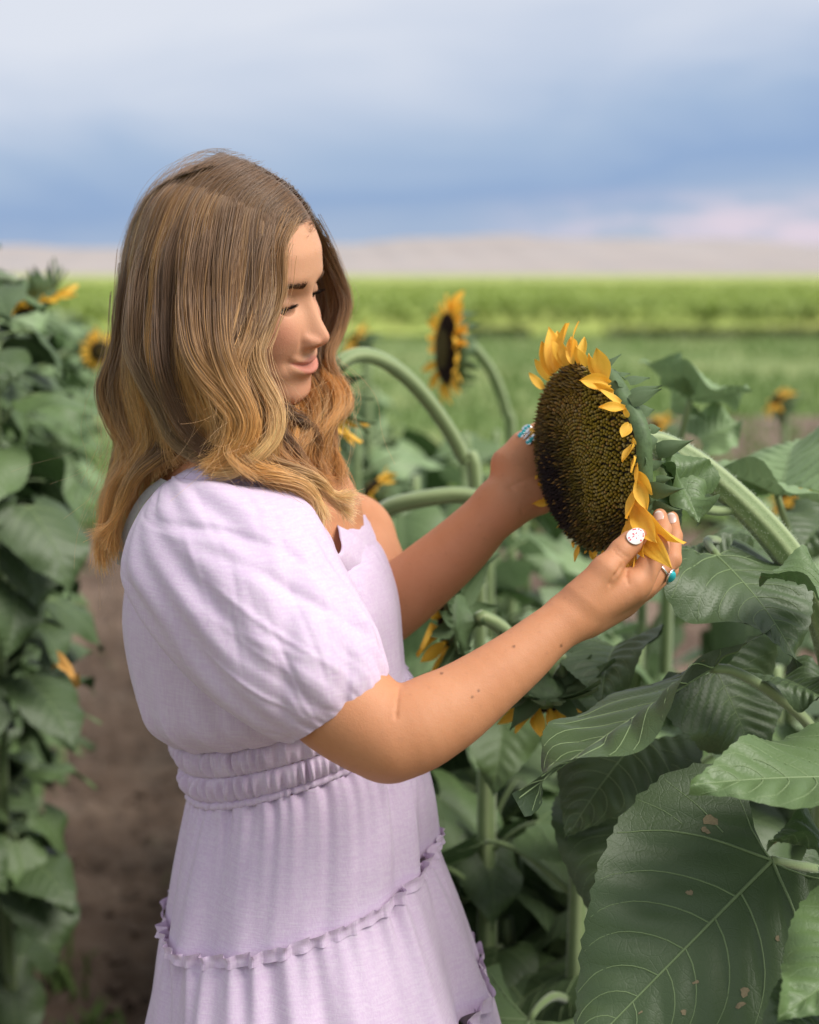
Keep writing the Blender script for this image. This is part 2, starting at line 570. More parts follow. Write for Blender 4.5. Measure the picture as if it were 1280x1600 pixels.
rg = np.random.default_rng(3)
n = 26000
yy = 8.5 + 28.5 * rg.uniform(0, 1, n) ** 1.3
xx = rg.uniform(-1, 1, n) * (2 + yy * 0.42)
dens = sines(np.c_[xx, yy], 21, [0.5, 0.9, 1.4]) > -0.6
blades('grass', np.c_[xx, yy, np.full(n, -0.03)][dens], 0.17, 0.012, MAT['blade'], 4, 'low green grass and weeds growing between the sunflowers and the far crop', 'grass')
n = 34000
yy = 37.5 + 120 * rg.uniform(0, 1, n) ** 2.4
xx = rg.uniform(-1, 1, n) * (6 + yy * 0.42)
zz = np.where(yy < 38.4, rg.uniform(0.0, 0.5, n), 0.55)
blades('crop_leaves', np.c_[xx, yy, zz], 0.32, 0.07, MAT['cropleaf'], 8, 'bright yellow green crop rows filling the far field below the hills', 'crop', 0.9)
n = 5200
yy = rg.uniform(36.2, 37.7, n); xx = rg.uniform(1.5, 22, n)
keep = sines(np.c_[xx, yy], 31, [0.35, 0.6, 1.1]) > -0.9
MAT['border'] = material('border_weeds', simple((0.11, 0.13, 0.05), 0.8, 0.5, 1.2))
blades('border_weeds', np.c_[xx, yy, np.full(n, -0.02)][keep], 0.24, 0.05, MAT['border'], 18, 'darker straggling weeds along the near edge of the bright crop field', 'weeds', 0.6)
n = 2600
xx = 1.6 + rg.normal(0, 1.1, n) ** 1; yy = 9.5 + rg.normal(0, 1.6, n)
terrain('soil_patch', np.linspace(2.0, 5.2, 20), np.linspace(11.5, 15.5, 20), lambda x, y: np.full_like(x, 0.03), MAT['soil'])
# weeds on the bare path
pts = []
for (cx, cy, m, sp) in [(-0.80, 2.95, 26, 0.05), (-0.66, 2.72, 22, 0.04), (-0.50, 3.6, 40, 0.08), (-0.45, 4.3, 50, 0.12), (-0.42, 2.75, 20, 0.05), (-0.7, 5.5, 70, 0.25), (-0.35, 3.3, 36, 0.08), (-0.9, 2.6, 18, 0.04), (-0.4, 4.9, 60, 0.2), (-0.55, 2.4, 16, 0.05)]:
    pts.append(np.c_[rg.normal(cx, sp, m), rg.normal(cy, sp, m), np.full(m, 0.0)])
blades('weeds', np.concatenate(pts), 0.085, 0.006, MAT['blade'], 5, 'small green weed sprouts scattered over the bare brown path', 'weeds', 0.9)
# clods of soil
mb = MB()
ico_v = np.array([[0, 0, 1], [.9, 0, .4], [.28, .85, .4], [-.73, .53, .4], [-.73, -.53, .4], [.28, -.85, .4], [.73, .53, -.4], [-.28, .85, -.4], [-.9, 0, -.4], [-.28, -.85, -.4], [.73, -.53, -.4], [0, 0, -1]])
ico_f = [(0, 1, 2), (0, 2, 3), (0, 3, 4), (0, 4, 5), (0, 5, 1), (1, 6, 2), (2, 7, 3), (3, 8, 4), (4, 9, 5), (5, 10, 1), (1, 10, 6), (2, 6, 7), (3, 7, 8), (4, 8, 9), (5, 9, 10), (6, 11, 7), (7, 11, 8), (8, 11, 9), (9, 11, 10), (10, 11, 6)]
for i in range(1500):
    y = 1.8 + 5 * rg.uniform() ** 1.5
    x = -0.45 + rg.normal(0, 0.42)
    s = 0.006 + 0.018 * rg.uniform() ** 3
    mb.add(ico_v * s * rg.uniform(0.6, 1.3, (12, 3)) * [1, 1, 0.7] + [x, y, 0.012], ico_f)
o = link('soil_clods', mb.mesh('soil_clods', MAT['soil'], False), kind='stuff', label='loose brown soil clods lying along the bare path', category='soil')

print('ground', round(time.time() - T0, 1))

# ------------------------------------------------------------------ person: signed distance body
Rh = np.array([[0.91251011, -0.39269324, 0.11453089], [-0.25589389, -0.32957328, 0.90879028], [-0.31912948, -0.85858807, -0.40122675]])
HSC = 0.905
HT = np.array([-0.0978, 0.2045, 1.335])
HW = CB @ Rh                      # head local (f,s,u) -> world
HP = EYE + CB @ HT


def H(f, s, u):
    return HP + HW @ (np.array([f, s, u]) * HSC)


def smin(a, b, k):
    h = np.clip(0.5 + 0.5 * (b - a) / k, 0, 1)
    return b + (a - b) * h - k * h * (1 - h)


def smax(a, b, k):
    return -smin(-a, -b, k)


def cone(p, a, b, ra, rb):
    ba = b - a
    pa = p - a
    h = np.clip(pa @ ba / (ba @ ba), 0, 1)
    return np.linalg.norm(pa - h[:, None] * ba, axis=1) - (ra + (rb - ra) * h)


def ell(p, c, r):
    q = (p - c) / r
    k0 = np.linalg.norm(q, axis=1)
    k1 = np.linalg.norm(q / r, axis=1) + 1e-9
    return k0 * (k0 - 1) / k1


def gs(x, m, s):
    return np.exp(-0.5 * ((x - m) / s) ** 2)


PU = [-0.142, -0.130, -0.122, -0.115, -0.107, -0.098, -0.091, -0.083, -0.074, -0.066, -0.056, -0.045, -0.02, 0.0, 0.012, 0.022, 0.045, 0.068, 0.09, 0.11, 0.125]
PF = [-0.060, -0.016, 0.001, 0.009, 0.0115, 0.009, 0.0065, 0.0110, 0.0105, 0.0105, 0.0118, 0.010, 0.006, 0.003, 0.006, 0.0080, 0.0045, -0.010, -0.032, -0.060, -0.09]
WU = [-0.135, -0.117, -0.10, -0.08, -0.05, -0.02, 0.02, 0.06, 0.09, 0.12]
WS = [0.024, 0.036, 0.046, 0.055, 0.064, 0.0675, 0.068, 0.067, 0.060, 0.040]
EYES = [(-0.0155, 0.0305, -0.0085), (-0.0160, -0.0315, -0.0045)]


_ug = np.linspace(-0.15, 0.14, 400)


def _sm(xs, ys, sg):
    y = np.interp(_ug, xs, ys)
    k = np.exp(-0.5 * (np.arange(-40, 41) * (_ug[1] - _ug[0]) / sg) ** 2); k /= k.sum()
    return np.convolve(np.pad(y, 40, mode='edge'), k, 'valid')


PFS = _sm(PU, PF, 0.0032); WSS = _sm(WU, WS, 0.008)


def f_prof(u):
    return np.interp(u, _ug, PFS)


def f_wd(u):
    return np.interp(u, _ug, WSS)


NHU = [-0.062, -0.058, -0.0545, -0.051, -0.047, -0.042, -0.0385, -0.034, -0.028, -0.02, -0.01, 0.0, 0.012, 0.02]
NHV = [0, 0.001, 0.0070, 0.0135, 0.0190, 0.0222, 0.0224, 0.0200, 0.0160, 0.0118, 0.0080, 0.0050, 0.0018, 0.0]
NHS = _sm(NHU, NHV, 0.0020)


def lip_line(s):
    return -0.0735 + 0.0045 * (np.abs(s) / 0.025) ** 2


def face_bump(s, u):
    a = np.abs(s)
    nh = np.interp(u, _ug, NHS)
    sg = np.interp(u, [-0.055, -0.045, -0.03, 0.0, 0.02], [0.0080, 0.0078, 0.0068, 0.0058, 0.009])
    b = nh * (0.74 * np.exp(-np.abs(s / (sg * 1.35)) ** 2.5) + 0.26 * gs(s, 0, sg * 1.9))
    b = b + 0.0068 * np.exp(-np.abs((a - 0.0134) / 0.0056) ** 2.8) * np.exp(-np.abs((u + 0.0455) / 0.0068) ** 2.8)
    b = b - 0.0026 * gs(a, 0.0205, 0.0022) * gs(u, -0.0455, 0.0062)
    lat = np.clip(1 - (a / 0.0300) ** 2, 0, 1) ** 0.7
    ll = lip_line(s)
    b = b + lat * (0.0042 * gs(u, ll + 0.0050, 0.0030) + 0.0078 * gs(u, ll - 0.0064, 0.0042) - 0.0048 * gs(u, ll, 0.0013))
    b = b - 0.0022 * gs(a, 0.0300, 0.003) * gs(u, -0.0685, 0.004)
    b = b - 0.0012 * gs(s, 0, 0.003) * gs(u, -0.061, 0.004)
    b = b - 0.0105 * gs(a, 0.030, 0.0135) * gs(u, -0.0015, 0.0095)
    b = b - 0.0035 * gs(a, 0.0165, 0.006) * gs(u, -0.001, 0.008)
    b = b + 0.0025 * gs(a, 0.030, 0.014) * gs(u, 0.0145, 0.0065)
    b = b + 0.0050 * gs(a, 0.038, 0.016) * gs(u, -0.034, 0.016)
    b = b - 0.0015 * gs(a, 0.030, 0.010) * gs(u, -0.060, 0.010)
    return b


def face_d(q):
    """q: head-local points, metres at natural size"""
    f, s, u = q[:, 0], q[:, 1], q[:, 2]
    prof = f_prof(u); wd = f_wd(u)
    D = np.interp(u, [-0.135, -0.115, -0.09, -0.05, 0.1], [0.040, 0.060, 0.078, 0.085, 0.085])
    ff = f - face_bump(s, u) * np.clip((f + 0.07) / 0.03, 0, 1)
    x = np.clip((ff - (prof - D)) / D, 0, None)
    p = 2.35
    g = ((np.abs(s) / wd) ** p + x ** p) ** (1 / p)
    d = (g - 1) * np.minimum(wd, D) * 0.85
    back = -(f - (prof - D)) - 0.01
    d = smax(d, back, 0.01)
    # underside of jaw
    jn = np.array([0.30, 0, -1.0]); jn = jn / np.linalg.norm(jn)
    jaw = (f - 0.0) * (-0.42) * -1 * 0 + (-(u + 0.1185) + (-f) * -0.0) * 1.0
    jaw = (-(u + 0.1195) - np.clip(-f, 0, 0.09) * 0.42 * -1 * -1) if False else (-(u + 0.1245 - np.clip(-f - 0.005, 0, 0.09) * 0.42)) * 0.9
    d = smax(d, jaw, 0.010)
    d = smax(d, u - 0.10, 0.02)
    for e in EYES:
        ec = np.array(e)
        lid = np.linalg.norm(q - ec, axis=1) - 0.0134
        d = smin(d, lid, 0.004)
        sl = (q - (ec + [0.0126, 0, -0.0046]))
        sl = sl.copy(); sl[:, 2] += 0.0020 * (sl[:, 1] / 0.012) ** 2 * -1 + 0.0
        car = ell(sl, np.zeros(3), np.array([0.0078, 0.0128, 0.0044]))
        d = smax(d, -car, 0.0006)
        # crease above the lid
        cr = np.abs(np.linalg.norm(q - ec, axis=1) - 0.0139)
        dd = 0.0009 * gs(u, e[2] + 0.0085, 0.0012) * gs(s, e[1], 0.008)
        d = d + dd
    for sgn in (1, -1):
        no = ell(q, np.array([0.0210, 0.0082 * sgn, -0.0535]), np.array([0.0080, 0.0042, 0.0060]))
        d = smax(d, -no, 0.0015)
    skull = ell(q, np.array([-0.098, 0, 0.028]), np.array([0.090, 0.0715, 0.088]))
    d = smin(d, skull, 0.022)
    jawb = cone(q, np.array([-0.075, 0.0, -0.04]), np.array([-0.035, 0.0, -0.088]), 0.056, 0.034)
    d = smin(d, jawb, 0.02)
    for sgn in (1, -1):   # ears under the hair
        ear = ell(q, np.array([-0.088, 0.072 * sgn, -0.02]), np.array([0.016, 0.007, 0.030]))
        d = smin(d, ear, 0.006)
    return d


NECK_B = C(352, 748, 1.415)


def g_head(p):
    q = ((p - HP) @ HW) / HSC
    d = face_d(q) * HSC
    nk = cone(p, H(-0.085, 0, -0.055), NECK_B, 0.047, 0.054)
    return smin(d, nk, 0.014)


SH_N = C(300, 842, 1.285)
SH_F = C(545, 842, 1.535)


def g_torso(p):
    d = cone(p, NECK_B, C(372, 830, 1.41), 0.052, 0.075)
    d = smin(d, cone(p, NECK_B, SH_N, 0.042, 0.050), 0.04)
    d = smin(d, cone(p, C(400, 770, 1.42), SH_F, 0.044, 0.050), 0.04)
    d = smin(d, cone(p, C(395, 850, 1.41), C(415, 1000, 1.41), 0.098, 0.105), 0.03)
    d = smin(d, cone(p, C(440, 815, 1.40), C(440, 900, 1.40), 0.078, 0.09), 0.03)
    d = smin(d, cone(p, C(415, 1000, 1.41), C(465, 1170, 1.41), 0.105, 0.085), 0.03)
    return d


ARM_N = [((310, 845, 1.280), .050), ((420, 990, 1.220), .0480), ((530, 1096, 1.188), .0445), ((606, 1152, 1.174), .0380)]
FOR_N = [((606, 1152, 1.174), .0380), ((650, 1136, 1.178), .0364), ((682, 1118, 1.184), .0346), ((719, 1097, 1.190), .0318), ((806, 1033, 1.207), .0252), ((848, 997, 1.215), .0214), ((893, 962, 1.224), .0200)]
ARM_F = [((545, 842, 1.535), .048), ((575, 900, 1.50), .042), ((600, 955, 1.47), .036)]
FOR_F = [((600, 955, 1.47), .036), ((660, 905, 1.455), .0338), ((720, 853, 1.440), .0300), ((765, 806, 1.428), .0250), ((788, 783, 1.424), .0226)]


def chain(p, pts, k):
    d = None
    for (a, ra), (b, rb) in zip(pts[:-1], pts[1:]):
        e = cone(p, C(*a), C(*b), ra, rb)
        d = e if d is None else smin(d, e, k)
    return d


def limb(p, pts, n=14):
    key = id(pts)
    if key not in LIMBS:
        A = np.array([list(C(*a)) + [r] for a, r in pts])
        LIMBS[key] = crom(A, n)
    A = LIMBS[key]
    d = None
    for a, b in zip(A[:-1], A[1:]):
        e = cone(p, a[:3], b[:3], a[3], b[3])
        d = e if d is None else smin(d, e, 0.006)
    return d + 0.0012


LIMBS = {}


def fingers(p, fs, k=0.003):
    d = None
    for f in fs:
        e = chain(p, f, k)
        d = e if d is None else np.minimum(d, e)
    return d


THUMB_N = [((912, 934, 1.222), .0180), ((946, 891, 1.222), .0122), ((972, 860, 1.230), .0096), ((986, 848, 1.235), .0094), ((999, 838, 1.240), .0074)]
INDEX_N = [((999, 908, 1.238), .0128), ((1029, 858, 1.246), .0092), ((1035, 828, 1.260), .0079), ((1031, 806, 1.272), .0066)]
MIDDLE_N = [((1008, 912, 1.256), .0124), ((1048, 874, 1.266), .0092), ((1052, 838, 1.283), .0079), ((1049, 810, 1.296), .0066)]
RING_N = [((1006, 918, 1.273), .0118), ((1044, 890, 1.296), .0088), ((1044, 858, 1.318), .0076), ((1036, 838, 1.330), .0064)]
PINKY_N = [((998, 924, 1.287), .0108), ((1028, 904, 1.312), .0076), ((1026, 880, 1.330), .0066), ((1018, 864, 1.338), .0056)]


def g_arm_n(p, raw=False):
    up = limb(p, ARM_N)
    fo = limb(p, FOR_N, 20)
    d = smin(up, fo, 0.004)
    wr = ((898, 958, 1.224), .0212)
    palm = cone(p, C(893, 961, 1.224), C(985, 915, 1.236), .0192, .0160)
    for mc, r in (((990, 917, 1.252), .0160), ((990, 922, 1.268), .0150), ((983, 928, 1.283), .0135)):
        palm = smin(palm, cone(p, C(895, 963, 1.232), C(*mc), .0185, r), 0.008)
    hyp = cone(p, C(915, 960, 1.240), C(965, 940, 1.270), .018, .015)
    palm = smin(palm, hyp, 0.012)
    d = smin(d, palm, 0.008)
    th = chain(p, THUMB_N, 0.006)
    d = smin(d, th, 0.007)
    fi = fingers(p, [INDEX_N, MIDDLE_N, RING_N, PINKY_N], 0.0035)
    d = smin(d, fi, 0.004)
    if raw:
        return d
    for L, r0, k in CREASES:
        for a, b in zip(L[:-1], L[1:]):
            d = smax(d, -cone(p, a, b, r0, r0), k)
    return d


CREASES = []


def crease(pts, r0, k, fn):
    out = []
    for px, py in pts:
        ds = np.linspace(1.05, 1.5, 900)
        v = fn(np.array([C(px, py, x) for x in ds]))
        out.append(C(px, py, ds[np.argmax(v < 0)] - 0.0002))
    CREASES.append((out, r0, k))


THUMB_F = [((802, 728, 1.428), .0230), ((822, 700, 1.430), .0165), ((841, 682, 1.433), .0125), ((862, 668, 1.434), .0095)]
FING_F = [
    [((850, 716, 1.440), .0130), ((885, 700, 1.425), .0092), ((912, 690, 1.408), .0080), ((930, 686, 1.396), .0068)],
    [((858, 738, 1.442), .0130), ((895, 726, 1.425), .0092), ((922, 718, 1.406), .0080), ((942, 714, 1.394), .0068)],
    [((862, 760, 1.440), .0125), ((898, 752, 1.420), .0088), ((922, 746, 1.402), .0076), ((940, 742, 1.390), .0064)],
    [((856, 780, 1.434), .0115), ((886, 776, 1.414), .0078), ((906, 772, 1.398), .0066), ((920, 770, 1.388), .0056)]]


def g_arm_f(p):
    d = smin(limb(p, ARM_F), limb(p, FOR_F, 18), 0.004)
    palm = cone(p, C(788, 783, 1.424), C(838, 722, 1.436), .0215, .0180)
    for mc, r in (((846, 742, 1.438), .0165), ((850, 762, 1.434), .0155), ((844, 782, 1.428), .0140)):
        palm = smin(palm, cone(p, C(790, 786, 1.426), C(*mc), .0205, r), 0.012)
    d = smin(d, palm, 0.014)
    d = smin(d, chain(p, THUMB_F, 0.008), 0.010)
    d = smin(d, fingers(p, FING_F, 0.004), 0.005)
    for a, b in (((838, 742, 1.415), (795, 762, 1.402)), ((800, 765, 1.402), (815, 800, 1.405))):
        d = d + 0.0010 * np.exp(-(np.maximum(cone(p, C(*a), C(*b), 0, 0), 0) / 0.0022) ** 2)
    return d


for pts_, r_, k_ in (([(623, 1077), (621, 1095), (619, 1115), (619, 1122)], 0.0003, 0.0028), ([(953, 913), (961, 900), (971, 885)], 0.0009, 0.0030), ([(982, 912), (979, 900), (980, 892)], 0.0005, 0.0024), ([(961, 852), (966, 860), (976, 868), (984, 871)], 0.0003, 0.0016), ([(958, 857), (963, 866), (973, 873)], 0.0003, 0.0016), ([(1027, 862), (1033, 866), (1040, 862)], 0.0003, 0.0014), ([(1028, 868), (1034, 871), (1041, 867)], 0.0003, 0.0014)):
    crease(pts_, r_, k_, lambda p: g_arm_n(p, True))
GROUPS = []


def group(fn, pts, m):
    P = np.array(pts)
    GROUPS.append((fn, P.min(0) - m, P.max(0) + m))


group(g_head, [H(-0.2, -0.08, -0.15), H(0.05, 0.08, 0.14), H(0.05, -0.08, -0.15), H(-0.2, 0.08, 0.14), NECK_B, H(-.2, .08, -.15), H(.05, .08, -.15), H(-.2, -.08, .14), H(.05, -.08, .14)], 0.06)
group(g_torso, [NECK_B, SH_N, SH_F, C(415, 1000, 1.41), C(465, 1170, 1.41)], 0.13)
group(g_arm_n, [C(*a) for a, r in ARM_N + FOR_N + INDEX_N + MIDDLE_N + RING_N + PINKY_N], 0.065)
group(g_arm_f, [C(*a) for a, r in ARM_F + FOR_F + FING_F[0] + FING_F[1] + FING_F[3] + THUMB_F], 0.06)


def body_d(p, lo, hi):
    d = np.full(len(p), 0.05, np.float64)
    for fn, a, b in GROUPS:
        if (hi < a).any() or (lo > b).any():
            continue
        d = smin(d, fn(p), 0.006)
    return d


def sdf_mesh(h):
    import openvdb as vdb
    lo = np.min([g[1] for g in GROUPS], 0); hi = np.max([g[2] for g in GROUPS], 0)
    lo[2] = max(lo[2], 1.04)
    B = 16
    nb = np.ceil((hi - lo) / (h * B)).astype(int)
    D = np.full(nb * B, 3 * h, np.float32)
    off = (np.stack(np.meshgrid(*[np.arange(B)] * 3, indexing='ij'), -1).reshape(-1, 3)) * h
    cnt = 0
    for i in range(nb[0]):
        for j in range(nb[1]):
            cs = np.array([lo + (np.array([i, j, k]) + 0.5) * B * h for k in range(nb[2])])
            lo_c, hi_c = cs.min(0) - B * h / 2, cs.max(0) + B * h / 2
            dc = body_d(cs, lo_c, hi_c)
            for k in range(nb[2]):
                sl = (slice(i * B, i * B + B), slice(j * B, j * B + B), slice(k * B, k * B + B))
                if abs(dc[k]) > 0.87 * B * h + 0.014:
                    D[sl] = 3 * h * np.sign(dc[k])
                    continue
                o = lo + np.array([i, j, k]) * B * h
                d = body_d(off + o, o, o + B * h)
                D[sl] = np.clip(d, -3 * h, 3 * h).reshape(B, B, B)
                cnt += 1
    g = vdb.FloatGrid(3 * h)
    g.copyFromArray(D)
    pts, quads = g.convertToQuads(0.0)
    return pts * h + lo, quads[:, ::-1]


BV, BF = sdf_mesh(0.0014)
print('body', len(BV), round(time.time() - T0, 1))
q = ((BV - HP) @ HW) / HSC
f_, s_, u_ = q.T
near_head = (np.abs(s_) < 0.1) & (np.abs(u_) < 0.14) & (f_ > -0.21) & (f_ < 0.06)
ll = lip_line(s_)
a_ = np.abs(s_)
lip = np.clip((0.0092 * (1 - (a_ / 0.0300) ** 1.7) - (u_ - ll)) / 0.0015, 0, 1) * np.clip(((u_ - ll) + 0.0110 * (1 - (a_ / 0.0285) ** 2)) / 0.0015, 0, 1) * (f_ > -0.005) * near_head * (a_ < 0.0305)
blush = (0.9 * gs(a_, 0.043, 0.014) * gs(u_, -0.036, 0.014) + 0.55 * gs(s_, 0, 0.011) * gs(u_, -0.044, 0.008) + 0.3 * gs(u_, -0.106, 0.01) * gs(s_, 0, 0.02)) * near_head * (f_ > -0.06)
# hairline: scalp pigment
hl = np.interp(a_, [0, 0.03, 0.05, 0.06, 0.07], [0.070, 0.066, 0.045, 0.02, -0.03])
scalp = np.clip((u_ - hl) / 0.006, 0, 1) * near_head
scalp = np.maximum(scalp, np.clip((-f_ - 0.075) / 0.01, 0, 1) * (u_ > -0.07) * near_head)
dark = np.zeros(len(BV))
for e in EYES:
    de = (s_ - e[1]); uu = u_ - e[2]
    edge = -0.0030 - 0.0020 * (de / 0.012) ** 2 * -1 * -1
    dark = np.maximum(dark, 0.9 * gs(uu, -0.0004, 0.0010) * (np.abs(de) < 0.0135) * (f_ > -0.02) * near_head)
    dark = np.maximum(dark, 0.28 * gs(uu, 0.004, 0.005) * gs(de, 0, 0.011) * (f_ > -0.02) * near_head)
for c in (C(738, 1089, 1.16), C(748, 1079, 1.16), C(877, 1009, 1.2), C(690, 1052, 1.16), C(803, 1010, 1.18)):
    ray = (c - EYE) / np.linalg.norm(c - EYE)
    v = BV - EYE
    dist = np.linalg.norm(v - np.outer(v @ ray, ray), axis=1)
    dark = np.maximum(dark, 0.75 * np.clip(1.6 - dist / 0.0010, 0, 1) * (v @ ray < np.linalg.norm(c - EYE) + 0.03))
BC = np.c_[lip, np.clip(blush, 0, 1), scalp, dark]

# lower body, hidden by the long skirt (coarser, same mesh)
HIP = C(480, 1330, 1.41)
mbv, mbf = [], []
cnt = len(BV)


def lower_chain(P, r):
    global cnt
    V, F = tube(crom(P, 24), np.interp(np.linspace(0, 1, 24), np.linspace(0, 1, len(r)), r), 14)
    mbv.append(V)
    for f in F:
        mbf.append([i + cnt for i in f])
    cnt += len(V)


hx, hy = HIP[0], HIP[1]
lower_chain([C(462, 1150, 1.41), C(470, 1240, 1.41), HIP, HIP - [0, 0, 0.12]], [.072, .080, .095, .08])
for sx in (-1, 1):
    bx, by = hx - 0.03 * sx, hy + 0.065 * sx
    lower_chain([[bx, by, HIP[2]], [bx, by, 0.70], [bx - 0.01, by, 0.48], [bx - 0.03, by, 0.30], [bx - 0.02, by, 0.09], [bx + 0.02, by - 0.01, 0.045], [bx + 0.10, by - 0.03, 0.030], [bx + 0.17, by - 0.045, 0.026]], [.068, .065, .050, .052, .036, .035, .036, .024])

allF = [tuple(f) for f in BF.tolist()] + [tuple(f) for f in mbf]
me = new_mesh('body', np.concatenate([BV] + mbv), allF, MAT['skin'], attrs={'Col': np.concatenate([BC, np.zeros((cnt - len(BV), 4))]), 'face': np.concatenate([np.clip((f_ + 0.09) / 0.03, 0, 1) * near_head * np.clip((u_ + 0.128) / 0.02, 0, 1), np.zeros(cnt - len(BV))])})
person = link('person', me, label='young woman with long wavy blonde hair in a lilac dress holding a large sunflower', category='person')

# eyes
for e in EYES:
    th = np.linspace(0, np.pi, 26); ph = np.linspace(0, 2 * np.pi, 32, endpoint=False)
    gaze = np.array([0.88, 0.0, -0.47])
    TT, PP = np.meshgrid(th, ph, indexing='ij')
    ax = gaze; bx = np.array([0, 1.0, 0]); cx = np.cross(ax, bx)
    V = np.array(e) + 0.0121 * (np.cos(TT)[..., None] * ax + (np.sin(TT) * np.cos(PP))[..., None] * bx + (np.sin(TT) * np.sin(PP))[..., None] * cx)
    V = V.reshape(-1, 3)
    col = np.where(TT.ravel()[:, None] < 0.18, [[0.005, 0.005, 0.005]], np.where(TT.ravel()[:, None] < 0.62, [[0.035, 0.020, 0.012]], [[0.55, 0.50, 0.47]]))
    Vw = HP + (V * HSC) @ HW.T
    me = new_mesh('eye', Vw, grid_faces(26, 32, True), MAT['eye'], attrs={'Col': col})
    link('eye', me, person)


def hair_curves(name, S, r0, r1, col, mat, parent, **props):
    """S: (n,k,3) strands"""
    n, k = S.shape[:2]
    hc = bpy.data.hair_curves.new(name)
    hc.add_curves([k] * n)
    hc.attributes['position'].data.foreach_set('vector', S.astype(np.float32).ravel())
    rr = (r0 + (r1 - r0) * np.linspace(0, 1, k) ** 1.5)[None, :] * np.ones((n, 1))
    ra = hc.attributes.get('radius') or hc.attributes.new('radius', 'FLOAT', 'POINT')
    ra.data.foreach_set('value', rr.astype(np.float32).ravel())
    ca = hc.attributes.new('tint', 'FLOAT_COLOR', 'POINT')
    cc = np.concatenate([np.broadcast_to(col, (n, k, 3)), np.ones((n, k, 1))], -1)
    ca.data.foreach_set('color', cc.astype(np.float32).ravel())
    hc.materials.append(mat)
    return link(name, hc, parent, None, **props)


# eyebrows and lashes, as short hairs on the face
rb = np.random.default_rng(11)
T = np.linspace(0, 1, 5)[None, :, None]


def surf_f(s, u):
    prof = f_prof(u); wd = f_wd(u)
    D = np.interp(u, [-0.135, -0.115, -0.09, -0.05, 0.1], [0.040, 0.060, 0.078, 0.085, 0.085])
    return prof - D + D * np.clip(1 - (np.abs(s) / wd) ** 2.35, 0, 1) ** (1 / 2.35) + face_bump(s, u)


for sg in (1, -1):
    n = 210
    x = rb.uniform(0, 1, n)
    s0 = 0.0125 + 0.036 * x
    uc = np.interp(x, [0, 0.2, 0.65, 1], [0.0100, 0.0122, 0.0155, 0.0105])
    wdt = np.interp(x, [0, 0.15, 0.6, 1], [0.0030, 0.0034, 0.0026, 0.0010])
    u0 = uc + rb.uniform(-1, 1, n) * wdt
    ds = np.interp(x, [0, 0.15, 1], [0.002, 0.0045, 0.006]); du = np.interp(x, [0, 0.3, 1], [0.0055, 0.002, -0.0015]) + rb.normal(0, 0.0008, n)
    P = []
    for t in np.linspace(0, 1, 5):
        ss = s0 + ds * t; uu = u0 + du * t
        P.append(np.stack([surf_f(ss, uu) + 0.0012 + 0.0012 * t, ss * sg, uu], -1))
    S = np.stack(P, 1)
    S = HP + (S * HSC) @ HW.T
    hair_curves('eyebrow', S, 0.00020, 0.00006, np.array([0.055, 0.030, 0.018]), MAT['brow'], person)
for e in EYES:
    n = 56
    x = rb.uniform(-1, 1, n)
    root = np.stack([e[0] + 0.0135 * np.sqrt(np.clip(1 - (0.62 * x) ** 2, 0, 1)) * 0.97, e[1] + 0.0118 * x, np.full(n, e[2] - 0.0006)], -1)
    dirv = np.stack([np.full(n, 0.90), 0.55 * x + rb.normal(0, 0.08, n), np.full(n, -0.18)], -1)
    L = 0.0072 * rb.uniform(0.7, 1.15, n)
    S = root[:, None, :] + dirv[:, None, :] * T * L[:, None, None]
    S[:, :, 2] += (T[..., 0] ** 2) * 0.0035
    S = HP + (S * HSC) @ HW.T
    hair_curves('eyelash', S, 0.00024, 0.00005, np.array([0.01, 0.008, 0.007]), MAT['lash'], person)

print('face', round(time.time() - T0, 1))

